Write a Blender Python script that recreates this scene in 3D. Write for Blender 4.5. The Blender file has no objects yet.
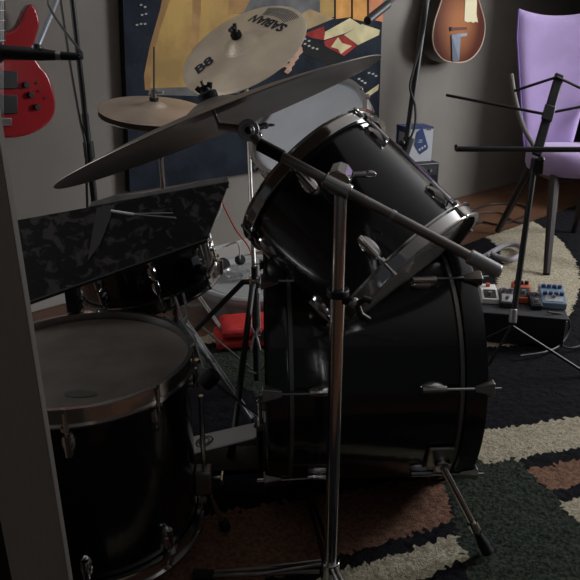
import bpy, bmesh, math, random
from mathutils import Vector, Matrix, noise
random.seed(7)
V3 = Vector
PI = math.pi
scene = bpy.context.scene
col = scene.collection

# ------------------------------------------------------------------ camera
F = 650.0
PITCH = math.radians(21.0)
CAM = V3((0, 0, 1.02))
FW = V3((0, math.cos(PITCH), -math.sin(PITCH)))
UP = V3((0, math.sin(PITCH), math.cos(PITCH)))
RT = V3((1, 0, 0))
cd = bpy.data.cameras.new('camera'); cam = bpy.data.objects.new('camera', cd); col.objects.link(cam)
cam.location = CAM; cam.rotation_euler = (PI/2 - PITCH, 0, 0)
cd.sensor_width = 36; cd.lens = 36*F/580.0; cd.clip_start = 0.02
scene.camera = cam

def ray(x, y): return FW + RT*((x-290)/F) - UP*((y-290)/F)
def P(x, y, z): return CAM + ray(x, y)*z                  # survey point at metric depth z
def G(x, y, h=0.0):                                        # survey point on a level plane
    r = ray(x, y); t = (h-CAM.z)/r.z; return CAM + r*t
def D(a, b, c):                                            # direction: right, up, towards the viewer
    return (RT*a + UP*b - FW*c).normalized()
def N(x, y, a, b, c):                                      # direction seen at a survey point: right, up, towards the lens
    w = -ray(x, y).normalized(); u = w.cross(UP).normalized()*-1; u = u if u.x > 0 else -u; v = w.cross(u)
    return (u*a + v*b + w*c).normalized()
w0 = G(33, 311); w1 = G(460, 197)
WD = (w1-w0).normalized(); WN = V3((WD.y, -WD.x, 0))      # wall direction, wall normal into the room
def W(x, y, off=0.0):
    r = ray(x, y); p0 = w0 + WN*off
    t = (p0-CAM).dot(WN)/r.dot(WN); return CAM + r*t

# ------------------------------------------------------------------ materials
MATS = {}
def mat(name, c, metal=0, rough=.5, var=0, vscale=20, bump=0, bscale=60, coat=0, spec=.5, c2=None, wave=False, sheen=0, trans=0, emit=None):
    if name in MATS: return MATS[name]
    m = bpy.data.materials.new(name); m.use_nodes = True
    nt = m.node_tree; b = nt.nodes['Principled BSDF']
    b.inputs['Base Color'].default_value = (*c, 1)
    b.inputs['Metallic'].default_value = metal; b.inputs['Roughness'].default_value = rough
    b.inputs['Coat Weight'].default_value = coat; b.inputs['Coat Roughness'].default_value = .08
    b.inputs['Specular IOR Level'].default_value = spec
    b.inputs['Sheen Weight'].default_value = sheen
    b.inputs['Transmission Weight'].default_value = trans
    if name.startswith(('paint_', 'rug_')): b.inputs['Specular IOR Level'].default_value = .15
    tc = nt.nodes.new('ShaderNodeTexCoord')
    if var or c2:
        n = nt.nodes.new('ShaderNodeTexNoise'); n.inputs['Scale'].default_value = vscale; n.inputs['Detail'].default_value = 6
        nt.links.new(tc.outputs['Object'], n.inputs['Vector'])
        r = nt.nodes.new('ShaderNodeValToRGB')
        lo = c2 if c2 else tuple(max(0, k*(1-var)) for k in c)
        hi = c if c2 else tuple(min(1, k*(1+var)) for k in c)
        r.color_ramp.elements[0].position = .38; r.color_ramp.elements[1].position = .62
        r.color_ramp.elements[0].color = (*lo, 1); r.color_ramp.elements[1].color = (*hi, 1)
        nt.links.new(n.outputs['Fac'], r.inputs['Fac']); nt.links.new(r.outputs['Color'], b.inputs['Base Color'])
    if bump:
        n = nt.nodes.new('ShaderNodeTexNoise'); n.inputs['Scale'].default_value = bscale; n.inputs['Detail'].default_value = 4
        nt.links.new(tc.outputs['Object'], n.inputs['Vector'])
        bp = nt.nodes.new('ShaderNodeBump'); bp.inputs['Strength'].default_value = bump; bp.inputs['Distance'].default_value = .01
        nt.links.new(n.outputs['Fac'], bp.inputs['Height']); nt.links.new(bp.outputs['Normal'], b.inputs['Normal'])
    MATS[name] = m; return m

chrome = mat('chrome', (.62, .61, .60), 1, .16, bump=.04, bscale=25)
dullchrome = mat('worn_chrome', (.34, .32, .30), 1, .33, var=.12, vscale=30)
lacquer = mat('black_lacquer', (.008, .008, .009), 0, .22, coat=.6, spec=.4)
blackpl = mat('black_plastic', (.012, .012, .013), 0, .45)
blackmt = mat('black_metal', (.014, .014, .015), 0, .5)
rubber = mat('rubber', (.014, .013, .013), 0, .8)
felt = mat('felt', (.02, .02, .02), 0, .95, bump=.4, bscale=400)
headw = mat('coated_head', (.72, .74, .78), 0, .55, var=.06, vscale=9)
headb = mat('worn_head', (.085, .07, .06), 0, .6, spec=.25, var=.15, vscale=14)
headc = mat('smoky_head', (.20, .185, .165), 0, .18, coat=.5)
headd = mat('dark_head', (.02, .02, .02), 0, .3)
silver = mat('brushed_silver', (.5, .5, .5), .9, .38)
white = mat('white_plastic', (.85, .85, .83), 0, .4)
wallm = mat('wall_paint', (.23, .208, .183), 0, .85, var=.05, vscale=3, bump=.08, bscale=180)
jambm = mat('jamb_shade_paint', (.028, .022, .017), 0, .85, spec=.1, var=.06, vscale=5, bump=.1, bscale=90)  # shadow on the jamb is put into this darkened colour
basem = mat('baseboard_paint', (.40, .38, .35), 0, .5)
ceilm = mat('ceiling_paint', (.8, .79, .77), 0, .9)
purple = mat('lilac_velvet', (.46, .33, .62), 0, .8, var=.06, vscale=6, bump=.06, bscale=300, sheen=.3)
purple2 = mat('violet_piping', (.22, .15, .40), 0, .8)
redg = mat('red_gloss', (.31, .012, .018), 0, .22, coat=.7)
redcloth = mat('red_cloth', (.62, .03, .03), 0, .6, bump=.3, bscale=40)
cream_tape = mat('cream_tape', (.72, .64, .42), 0, .7)
woodleg = mat('dark_wood', (.022, .015, .013), 0, .4)
greytub = mat('grey_plastic', (.30, .31, .31), 0, .35)
clearish = mat('clear_plastic', (.8, .82, .84), 0, .08, trans=.85)
bluem = mat('blue_print', (.05, .08, .22), 0, .5)
boxw = mat('white_card', (.62, .64, .68), 0, .6)
ampgr = mat('amp_grille', (.15, .155, .165), 0, .9, bump=.6, bscale=500, var=.3, vscale=300)
orange = mat('orange_enamel', (.62, .12, .05), 0, .35)
bluep = mat('blue_enamel', (.20, .30, .40), 0, .35)
cablew = mat('white_cable', (.6, .6, .58), 0, .5)
cableb = mat('black_cable', (.012, .012, .012), 0, .5)
cabler = mat('red_cord', (.45, .05, .04), 0, .5)
cableg = mat('grey_sleeve', (.36, .34, .38), 0, .7, bump=.3, bscale=200)
tail = mat('blued_steel', (.10, .125, .17), .2, .45)
binding = mat('binding', (.55, .42, .30), 0, .5)

def cymbal_mat(name, c, rough, gr=.25, met=1):
    m = mat(name, c, met, rough, var=.12, vscale=7)
    nt = m.node_tree; b = nt.nodes['Principled BSDF']
    tc = nt.nodes.new('ShaderNodeTexCoord'); w = nt.nodes.new('ShaderNodeTexWave')
    w.wave_type = 'RINGS'; w.rings_direction = 'Z'; w.inputs['Scale'].default_value = 70; w.inputs['Distortion'].default_value = .2
    nt.links.new(tc.outputs['Object'], w.inputs['Vector'])
    n = nt.nodes.new('ShaderNodeTexNoise'); n.inputs['Scale'].default_value = 45
    nt.links.new(tc.outputs['Object'], n.inputs['Vector'])
    mx = nt.nodes.new('ShaderNodeMath'); mx.operation = 'ADD'
    nt.links.new(w.outputs['Fac'], mx.inputs[0]); nt.links.new(n.outputs['Fac'], mx.inputs[1])
    bp = nt.nodes.new('ShaderNodeBump'); bp.inputs['Strength'].default_value = gr; bp.inputs['Distance'].default_value = .002
    nt.links.new(mx.outputs[0], bp.inputs['Height']); nt.links.new(bp.outputs['Normal'], b.inputs['Normal'])
    return m
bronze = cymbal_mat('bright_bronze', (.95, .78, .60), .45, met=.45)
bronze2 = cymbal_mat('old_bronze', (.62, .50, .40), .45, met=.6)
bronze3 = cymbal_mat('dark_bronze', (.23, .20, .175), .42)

def wood_floor():
    m = bpy.data.materials.new('wood_floor'); m.use_nodes = True; nt = m.node_tree; b = nt.nodes['Principled BSDF']
    tc = nt.nodes.new('ShaderNodeTexCoord'); mp = nt.nodes.new('ShaderNodeMapping')
    mp.inputs['Rotation'].default_value[2] = -math.atan2(WD.y, WD.x)
    nt.links.new(tc.outputs['Object'], mp.inputs['Vector'])
    br = nt.nodes.new('ShaderNodeTexBrick'); br.inputs['Scale'].default_value = 1.0
    br.inputs['Brick Width'].default_value = 1.1; br.inputs['Row Height'].default_value = .09; br.inputs['Mortar Size'].default_value = .0015
    br.inputs['Color1'].default_value = (.24, .115, .06, 1); br.inputs['Color2'].default_value = (.17, .08, .045, 1)
    br.inputs['Mortar'].default_value = (.03, .015, .01, 1)
    nt.links.new(mp.outputs[0], br.inputs['Vector'])
    n = nt.nodes.new('ShaderNodeTexNoise'); n.inputs['Scale'].default_value = 6; n.inputs['Detail'].default_value = 8
    mp2 = nt.nodes.new('ShaderNodeMapping'); mp2.inputs['Scale'].default_value = (1, 14, 1)
    nt.links.new(mp.outputs[0], mp2.inputs['Vector']); nt.links.new(mp2.outputs[0], n.inputs['Vector'])
    mx = nt.nodes.new('ShaderNodeMix'); mx.data_type = 'RGBA'; mx.blend_type = 'MULTIPLY'; mx.inputs['Factor'].default_value = .5
    nt.links.new(br.outputs['Color'], mx.inputs['A']); nt.links.new(n.outputs['Fac'], mx.inputs['B'])
    nt.links.new(mx.outputs['Result'], b.inputs['Base Color']); b.inputs['Roughness'].default_value = .42
    return m
woodm = wood_floor()

def pearl():
    m = mat('mottled_black', (.012, .012, .013), 0, .6, spec=.15)
    nt = m.node_tree; b = nt.nodes['Principled BSDF']
    tc = nt.nodes.new('ShaderNodeTexCoord'); v = nt.nodes.new('ShaderNodeTexNoise')
    v.inputs['Scale'].default_value = 34; v.inputs['Detail'].default_value = 3; v.inputs['Distortion'].default_value = .8
    nt.links.new(tc.outputs['Object'], v.inputs['Vector'])
    r = nt.nodes.new('ShaderNodeValToRGB')
    r.color_ramp.elements[0].position = .52; r.color_ramp.elements[1].position = .64
    r.color_ramp.elements[0].color = (.004, .004, .004, 1); r.color_ramp.elements[1].color = (.05, .044, .042, 1)
    nt.links.new(v.outputs['Fac'], r.inputs['Fac']); nt.links.new(r.outputs['Color'], b.inputs['Base Color'])
    return m
mottled = pearl()

def sunburst():
    m = mat('sunburst_lacquer', (.4, .15, .06), 0, .28, coat=.4)
    nt = m.node_tree; b = nt.nodes['Principled BSDF']
    tc = nt.nodes.new('ShaderNodeTexCoord'); mp = nt.nodes.new('ShaderNodeMapping')
    return m, mp, tc, nt, b

# ------------------------------------------------------------------ mesh builder
ORG = {}
def basis(n, ref=None):
    n = n.normalized(); ref = ref or (V3((0, 0, 1)) if abs(n.z) < .9 else V3((1, 0, 0)))
    x = (ref - n*ref.dot(n)).normalized(); y = n.cross(x)
    return x, y, n
def frame(o, n, ref=None):
    x, y, z = basis(n, ref)
    return Matrix(((x.x, y.x, z.x, o.x), (x.y, y.y, z.y, o.y), (x.z, y.z, z.z, o.z), (0, 0, 0, 1)))
class MB:
    def __init__(s): s.v = []; s.f = []; s.m = []
    def add(s, vs, fs, mi=0):
        k = len(s.v); s.v += [V3(p) for p in vs]; s.f += [tuple(i+k for i in f) for f in fs]; s.m += [mi]*len(fs); return s
    def box(s, c, sx, sy, sz, R=None, mi=0):
        vs = []
        for z in (-1, 1):
            for y in (-1, 1):
                for x in (-1, 1):
                    p = V3((x*sx/2, y*sy/2, z*sz/2)); p = (R @ p) if R else p; vs.append(V3(c)+p)
        return s.add(vs, [(0, 2, 3, 1), (4, 5, 7, 6), (0, 1, 5, 4), (2, 6, 7, 3), (0, 4, 6, 2), (1, 3, 7, 5)], mi)
    def tube(s, pts, r, n=12, caps=True, mi=0, rs=None):
        pts = [V3(p) for p in pts]; rings = []
        t0 = (pts[1]-pts[0]).normalized(); x, y, _ = basis(t0)
        for i, p in enumerate(pts):
            if i == 0: t = pts[1]-pts[0]
            elif i == len(pts)-1: t = pts[-1]-pts[-2]
            else: t = (pts[i+1]-p).normalized()+(p-pts[i-1]).normalized()
            t.normalize(); x = (x - t*x.dot(t)).normalized(); y = t.cross(x)
            rr = rs[i] if rs else r
            rings.append([p + (x*math.cos(a)+y*math.sin(a))*rr for a in [2*PI*k/n for k in range(n)]])
        vs = [q for g in rings for q in g]; fs = []
        for i in range(len(pts)-1):
            for k in range(n):
                a = i*n+k; b = i*n+(k+1) % n; fs.append((a, b, b+n, a+n))
        if caps: fs.append(tuple(range(n-1, -1, -1))); fs.append(tuple(range((len(pts)-1)*n, len(pts)*n)))
        return s.add(vs, fs, mi)
    def lathe(s, prof, M, n=64, closed=False, mi=0, a0=0, a1=2*PI):
        full = abs(a1-a0-2*PI) < 1e-6; na = n if full else n+1
        vs = []; fs = []
        for (r, h) in prof:
            for k in range(na):
                a = a0+(a1-a0)*k/n; vs.append(M @ V3((max(r, 1e-5)*math.cos(a), max(r, 1e-5)*math.sin(a), h)))
        L = len(prof)
        for i in range(L if closed else L-1):
            for k in range(n):
                a = i*na+k; b = i*na+(k+1) % na; c = ((i+1) % L)*na+(k+1) % na; d = ((i+1) % L)*na+k
                fs.append((a, b, c, d))
        return s.add(vs, fs, mi)
    def prism(s, pts, ext, mi=0, side=None):
        n = len(pts); pts = [V3(p) for p in pts]; a = pts; b = [p+ext for p in pts]
        s.add(a+b, [tuple(range(n-1, -1, -1)), tuple(range(n, 2*n))], mi)
        k = len(s.v)-2*n
        for i in range(n):
            j = (i+1) % n; s.f.append((k+i, k+j, k+n+j, k+n+i)); s.m.append(mi if side is None else side)
        return s
    def ball(s, c, r, sc=(1, 1, 1), M=None, n=16, mi=0):
        prof = [(math.sin(PI*i/(n//2)), -math.cos(PI*i/(n//2))) for i in range(n//2+1)]
        R = M or Matrix.Identity(4)
        T = Matrix.Translation(c) @ R @ Matrix.Diagonal((r*sc[0], r*sc[1], r*sc[2], 1))
        return s.lathe(prof, T, n, mi=mi)
    def build(s, name, m, parent=None, org=None, smooth=35, bevel=0, seg=2, fix=True):
        me = bpy.data.meshes.new(name); o = bpy.data.objects.new(name, me)
        if parent is not None: off = ORG[parent.name]
        elif org is not None: off = V3(org)
        else:
            lo = V3([min(p[i] for p in s.v) for i in range(3)]); hi = V3([max(p[i] for p in s.v) for i in range(3)])
            off = V3(((lo.x+hi.x)/2, (lo.y+hi.y)/2, lo.z))
        me.from_pydata([p-off for p in s.v], [], s.f)
        for mm in (m if isinstance(m, (list, tuple)) else [m]): me.materials.append(mm)
        me.polygons.foreach_set('material_index', s.m)
        if fix:
            bm = bmesh.new(); bm.from_mesh(me)
            bmesh.ops.remove_doubles(bm, verts=bm.verts, dist=2e-5)
            bmesh.ops.recalc_face_normals(bm, faces=bm.faces); bm.to_mesh(me); bm.free()
        if smooth:
            me.shade_smooth(); me.set_sharp_from_angle(angle=math.radians(smooth))
        col.objects.link(o)
        if parent is not None: o.parent = parent
        else: o.location = off
        ORG[o.name] = off
        if bevel:
            b = o.modifiers.new('bevel', 'BEVEL'); b.width = bevel; b.segments = seg; b.limit_method = 'ANGLE'; b.angle_limit = math.radians(40)
        return o
def tag(o, label, cat, group=None):
    o['label'] = label; o['category'] = cat
    if group: o['group'] = group
    return o
def thing(name, loc, label, cat, group=None):
    o = bpy.data.objects.new(name, None); col.objects.link(o); o.empty_display_size = .1
    o.location = loc; ORG[o.name] = V3(loc); return tag(o, label, cat, group)
def struct(o): o['kind'] = 'structure'; return o
def rot(x, y, z):                                           # 3x3 from three axes as columns
    return Matrix(((x.x, y.x, z.x), (x.y, y.y, z.y), (x.z, y.z, z.z)))
def arc(pts, n=8):                                          # catmull-rom through points
    pts = [V3(p) for p in pts]; out = []
    q = [pts[0]*2-pts[1]]+pts+[pts[-1]*2-pts[-2]]
    for i in range(1, len(q)-2):
        a, b, c, d = q[i-1:i+3]
        for k in range(n):
            t = k/n
            out.append(.5*((2*b)+(c-a)*t+(2*a-5*b+4*c-d)*t*t+(3*b-a-3*c+d)*t**3))
    out.append(pts[-1]); return out

# ------------------------------------------------------------------ room
RW = 3.45                                                   # right wall plane
H = 2.5
a = w0 - WD*2.2; L = 8.2
WA = a.copy(); e = a+WD*L
mb = MB(); s0, s1, lz0, lz1 = .45, 1.25, 1.05, 2.05
def wseg(u0, u1, z0, z1, d0=0, d1=.12): mb.prism([a+WD*u0-WN*d0+V3((0, 0, z0)), a+WD*u1-WN*d0+V3((0, 0, z0)), a+WD*u1-WN*d1+V3((0, 0, z0)), a+WD*u0-WN*d1+V3((0, 0, z0))], V3((0, 0, z1-z0)))
wseg(0, s0, 0, H); wseg(s1, L, 0, H); wseg(s0, s1, 0, lz0); wseg(s0, s1, lz1, H)
struct(mb.build('wall_back', wallm, smooth=0))
eb = a+WD*4.2
mb = MB(); mb.prism([a, eb, eb+WN*.014, a+WN*.014], V3((0, 0, .085)))
struct(mb.build('baseboard_back', basem, smooth=0, bevel=.004))
mb = MB(); mb.box((.4, 3.1, -.05), 9, 9.4, .1); struct(mb.build('floor', woodm, smooth=0))
mb = MB(); mb.box((.4, 3.1, H+.05), 9, 9.4, .1); struct(mb.build('ceiling', ceilm, smooth=0))
mb = MB(); mb.box((2.72, 4.0, H/2), 1.54, .14, H); struct(mb.build('wall_shade_blocker', wallm, smooth=0))  # unseen wall section, added to shade the back wall behind the chair
# right wall with the window that lights the room
wy0, wy1, wz0, wz1 = 2.1, 3.4, 1.0, 2.2
mb = MB()
for (y0, y1, z0, z1) in ((-1.5, wy0, 0, H), (wy1, 7.0, 0, H), (wy0, wy1, 0, wz0), (wy0, wy1, wz1, H)):
    mb.box((RW+.06, (y0+y1)/2, (z0+z1)/2), .12, y1-y0, z1-z0)
struct(mb.build('wall_right', wallm, smooth=0))
mb = MB()
for (y0, y1, z0, z1) in ((wy0, wy0+.05, wz0, wz1), (wy1-.05, wy1, wz0, wz1), (wy0, wy1, wz0, wz0+.05), (wy0, wy1, wz1-.05, wz1), (wy0, wy1, (wz0+wz1)/2-.02, (wz0+wz1)/2+.02)):
    mb.box((RW+.06, (y0+y1)/2, (z0+z1)/2), .06, y1-y0, z1-z0)
struct(mb.build('window_1', basem, smooth=0))
mb = MB()
for (u0_, u1_, z0_, z1_) in ((s0, s0+.05, lz0, lz1), (s1-.05, s1, lz0, lz1), (s0, s1, lz0, lz0+.05), (s0, s1, lz1-.05, lz1), (s0, s1, 1.53, 1.57)): wseg(u0_, u1_, z0_, z1_, .03, .09)
struct(mb.build('added_window_left', basem, smooth=0))  # unseen window frame, added to go with the extra light from the left
# doorway edge close to the lens, at the left
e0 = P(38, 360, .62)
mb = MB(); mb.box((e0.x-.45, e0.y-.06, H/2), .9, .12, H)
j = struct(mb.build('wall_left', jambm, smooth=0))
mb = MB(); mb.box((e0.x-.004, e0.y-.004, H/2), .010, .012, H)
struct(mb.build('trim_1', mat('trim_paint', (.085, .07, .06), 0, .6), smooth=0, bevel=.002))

# ------------------------------------------------------------------ rug
def inpoly(p, poly):
    x, y = p; c = False; n = len(poly); jj = n-1
    for i in range(n):
        xi, yi = poly[i]; xj, yj = poly[jj]
        if (yi > y) != (yj > y) and x < (xj-xi)*(y-yi)/(yj-yi)+xi: c = not c
        jj = i
    return c
def gp(l): return [(G(x, y).x, G(x, y).y) for x, y in l]
rb = mat('rug_black', (.009, .009, .012), 0, .95, var=.4, vscale=90, bump=.6, bscale=300)
rc = mat('rug_cream', (.60, .54, .41), 0, .95, c2=(.34, .29, .20), vscale=130, bump=.6, bscale=300)
rn = mat('rug_brown', (.25, .135, .09), 0, .95, var=.3, vscale=100, bump=.6, bscale=300)
rg = mat('rug_green', (.060, .070, .050), 0, .95, c2=(.010, .017, .014), vscale=120, bump=.6, bscale=300)
# flecks in the green
regions = [   # later wins ; material index: 0 black 1 cream 2 brown 3 green
    (1, gp([(440, 262), (470, 243), (500, 229), (526, 219), (543, 229), (562, 243), (575, 262), (581, 285), (575, 305), (562, 330), (540, 345), (480, 350), (440, 310)])),
    (0, gp([(502, 266), (499, 250), (490, 241), (475, 236), (455, 240), (440, 255), (438, 275), (450, 290), (475, 297), (495, 290)])),
    (1, gp([(190, 340), (300, 295), (310, 352), (262, 346), (232, 341), (205, 346)])),
    (3, gp([(195, 356), (232, 345), (262, 350), (310, 352), (310, 405), (262, 398), (232, 387), (200, 384)])),
    (1, gp([(440, 440), (487, 432), (530, 427), (580, 419), (760, 392), (760, 415), (580, 449), (515, 463), (440, 472)])),
    (2, gp([(490, 482), (528, 472), (580, 462), (760, 432), (760, 452), (580, 487), (540, 499), (500, 505)])),
    (1, gp([(520, 517), (580, 500), (760, 468), (760, 540), (580, 552), (550, 560)])),
    (2, gp([(120, 560), (200, 520), (300, 502), (430, 480), (445, 490), (453, 525), (345, 557), (240, 590), (120, 640)])),
    (1, gp([(120, 665), (345, 574), (457, 537), (464, 562), (440, 575), (400, 590), (330, 612), (120, 690)])),
    (3, gp([(380, 440), (440, 440), (482, 466), (515, 462), (548, 492), (580, 530), (640, 600), (700, 700), (455, 700), (468, 600), (464, 562), (457, 537), (447, 493), (430, 478), (380, 470)])),
]
u0 = G(190, 342); RO = u0 - WD*1.2
cell = .009; U, Vn = 4.3, 3.1
nu, nv = int(U/cell), int(Vn/cell)
verts = []; ok = {}
import time as _t
fx = []; fm = []
def keep(p): # only model the part of the rug the place could show
    return p.y > .45 and abs(p.x) < .35+p.y*.62
idx = {}
def vid(i, k):
    key = (i, k)
    if key in idx: return idx[key]
    p = RO + WD*(i*cell) + WN*(k*cell)
    edge = i == 0 or k == 0 or i == nu or k == nv
    h = 0.0005 if edge else .007+random.random()*.005
    p = V3((p.x+random.uniform(-.004, .004), p.y+random.uniform(-.004, .004), h))
    idx[key] = len(verts); verts.append(p); return idx[key]
bbs = [(min(q[0] for q in pl), max(q[0] for q in pl), min(q[1] for q in pl), max(q[1] for q in pl)) for _, pl in regions]
for i in range(nu):
    for k in range(nv):
        c = RO + WD*((i+.5)*cell) + WN*((k+.5)*cell)
        if not keep(c): continue
        mi = 0
        cx = c.x+random.uniform(-.006, .006); cy = c.y+random.uniform(-.006, .006)
        for (m_, pl), bb in zip(regions, bbs):
            if bb[0] <= cx <= bb[1] and bb[2] <= cy <= bb[3] and inpoly((cx, cy), pl): mi = m_
        fx.append((vid(i, k), vid(i+1, k), vid(i+1, k+1), vid(i, k+1))); fm.append(mi)
mb = MB(); mb.v = verts; mb.f = fx; mb.m = fm
rug = mb.build('shag_rug', [rb, rc, rn, rg], smooth=180, fix=False)
tag(rug, 'shag rug patterned in black, cream, brown and dark green under the drum kit', 'rug')

# ------------------------------------------------------------------ drums
def hoop_prof(R, s=1, tall=.036):
    return [(R+.003, -tall*.5), (R+.013, -tall*.5), (R+.0135, -tall*.4), (R+.0085, -tall*.3), (R+.0065, tall*.38), (R+.012, tall*.46), (R+.0115, tall*.52), (R+.002, tall*.5), (R+.002, 0)]
def lug_part(mbase, M, ang, R, h, ln, w):
    """teardrop casing lying on the shell at angle ang, height h"""
    t = V3((-math.sin(ang), math.cos(ang), 0)); r = V3((math.cos(ang), math.sin(ang), 0)); z = V3((0, 0, 1))
    prof = []
    ns, na = 10, 14
    vs = []; fs = []
    # oval plate with a raised ridge
    for i in range(ns+1):
        q = i/ns; rad = 1-q
        for k in range(na):
            a = 2*PI*k/na
            x = math.cos(a)*w/2*rad*1.0; y = math.sin(a)*ln/2*rad
            hh = .003+.015*(q**.6) if i else 0
            p = M @ (r*(R+hh-.001) + t*x + z*(h+y))
            vs.append(p)
    for i in range(ns):
        for k in range(na):
            a = i*na+k; b = i*na+(k+1) % na; fs.append((a, b, b+na, a+na))
    mbase.add(vs, fs)
def drum(root, top, n, R, L, nl, phase, heads, hoopm=chrome, tall=.036, ref=None, lug_l=.052, lug_w=.026, shellm=lacquer, rods=True, double=True, hd=.05):
    M = frame(top, n, ref); lug_r = R+.010
    mb = MB(); mb.lathe([(R-.006, -L+.002), (R, -L), (R, 0), (R-.006, -.002)], M, 96); mb.build('shell', shellm, root)
    mb = MB(); mb.lathe([(0, .006), (R*.5, .006), (R*.97, .006), (R+.002, .001), (R+.002, -.008)], M, 96); mb.build('batter_head', heads[0], root)
    mb = MB(); mb.lathe([(0, -L-.006), (R*.5, -L-.006), (R*.97, -L-.006), (R+.002, -L-.001), (R+.002, -L+.008)], M, 96); mb.build('resonant_head', heads[1], root)
    Mt = M @ Matrix.Translation((0, 0, .002))
    mb = MB(); mb.lathe(hoop_prof(R, 1, tall), Mt, 96, closed=True); mb.build('batter_hoop', hoopm, root)
    Mb = M @ Matrix.Translation((0, 0, -L-.002)) @ Matrix.Rotation(PI, 4, 'X')
    mb = MB(); mb.lathe(hoop_prof(R, 1, tall), Mb, 96, closed=True); mb.build('resonant_hoop', hoopm, root)
    for k in range(nl):
        a = phase + 2*PI*k/nl
        for (h, s) in ((-hd, 1), (-L+hd, -1)):
            mb = MB(); lug_part(mb, M, a, R, h, lug_l, lug_w)
            r = V3((math.cos(a), math.sin(a), 0))
            mb.tube([M @ (r*lug_r+V3((0, 0, h-.4*lug_l))), M @ (r*lug_r+V3((0, 0, h+.4*lug_l)))], .0065, 10)
            lg = mb.build('lug', chrome, root)
            ze = .002+tall*.35 if s > 0 else -L-.002-tall*.35
            mb = MB(); mb.tube([M @ (r*lug_r+V3((0, 0, h+s*lug_l*.3))), M @ (r*lug_r+V3((0, 0, ze)))], .003, 8)
            zz = 0 if s > 0 else -L
            mb.tube([M @ (r*(R+.014)+V3((0, 0, zz-s*.010))), M @ (r*(R+.014)+V3((0, 0, zz-s*.017)))], .0075, 8)
            mb.tube([M @ (r*lug_r+V3((0, 0, ze))), M @ (r*lug_r+V3((0, 0, ze+s*.008)))], .0045, 6)
            mb.build('tension_rod', chrome, lg)
    return M

# floor tom ---------------------------------------------------------
ft = P(84, 362, 1.28)
root = thing('floor_tom', (ft.x, ft.y, 0), 'black floor tom standing nearest at the lower left beside the doorway edge', 'drum')
FR, FL_ = .203, .37
M = drum(root, ft, V3((0.0, 0, 1)), FR, FL_, 8, math.radians(8), (headb, headd), hoopm=chrome, hd=.05)
mb = MB()
for q in range(6):
    a = -1.05+q*.02
mb2 = MB()
c = ft + V3((.035, -.135, .0072))
mb.lathe([(.0, .0), (.030, .0)], Matrix.Translation(c) @ Matrix.Diagonal((1, .42, 1, 1)), 24); mb.build('head_badge', mat('badge_ink', (.03, .028, .026), 0, .6), root)
for a in (math.radians(2), math.radians(122), math.radians(242)):
    r = V3((math.cos(a), math.sin(a), 0)); p = V3((ft.x, ft.y, 0))+r*(FR+.022)
    hb = ft.z-.285
    mb = MB(); mb.box(p+V3((0, 0, hb))-r*.004, .040, .034, .060, rot(r, V3((-r.y, r.x, 0)), V3((0, 0, 1))))
    mb.build('leg_bracket', dullchrome, root, bevel=.006)
    mb = MB(); mb.tube(arc([p+V3((0, 0, ft.z-.08)), p+V3((0, 0, .16)), p+r*.02+V3((0, 0, .07)), p+r*.035+V3((0, 0, .022))], 5), .0055, 10)
    lg = mb.build('leg', chrome, root)
    mb = MB(); mb.tube([p+r*.034+V3((0, 0, .032)), p+r*.038+V3((0, 0, .013))], .012, 12); mb.build('rubber_foot', rubber, lg)
    mb = MB(); mb.tube([p+V3((0, 0, hb+.004))+r*.016, p+V3((0, 0, hb+.004))+r*.035], .004, 8)
    q = p+V3((0, 0, hb+.004))+r*.036; mb.box(q, .006, .034, .012, rot(r, V3((-r.y, r.x, 0)), V3((0, 0, 1)))); mb.build('wing_screw', chrome, lg, bevel=.002)

# bass drum ---------------------------------------------------------
BC0 = V3((-.027, 1.385, .312)); BA = V3((math.cos(math.radians(3)), math.sin(math.radians(3)), 0))
root = thing('bass_drum', (BC0.x+.2, BC0.y, 0), 'large black bass drum lying on its side in the middle of the kit', 'drum')
BR, BL = .279, .37
BM = frame(BC0, BA)                                        # z axis = drum axis to the right, x axis up
mb = MB(); mb.lathe([(BR-.008, .002), (BR, 0), (BR, BL), (BR-.008, BL-.002)], BM, 128); mb.build('shell', lacquer, root)
mb = MB(); mb.lathe([(0, -.006), (BR*.9, -.006), (BR, -.003), (BR+.004, .004)], BM, 96); mb.build('batter_head', headd, root)
mb = MB(); mb.lathe([(0, BL+.006), (BR*.9, BL+.006), (BR, BL+.003), (BR+.004, BL-.004)], BM, 96); mb.build('front_head', headd, root)
for (z0, z1, nm, zi) in ((-.032, .010, 'batter_hoop', .016), (BL-.010, BL+.032, 'front_hoop', BL-.016)):
    mb = MB(); mb.lathe([(BR+.002, z0), (BR+.013, z0), (BR+.014, z0+.003), (BR+.014, z1-.003), (BR+.013, z1), (BR+.002, z1)], BM, 128, closed=True)
    hp = mb.build(nm, lacquer, root)
    mb = MB(); mb.lathe([(BR, zi-.005), (BR+.007, zi-.004), (BR+.007, zi+.004), (BR, zi+.005)], BM, 128); mb.build('metal_rim', mat('rim_grey', (.26, .25, .24), .8, .4), hp)
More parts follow.
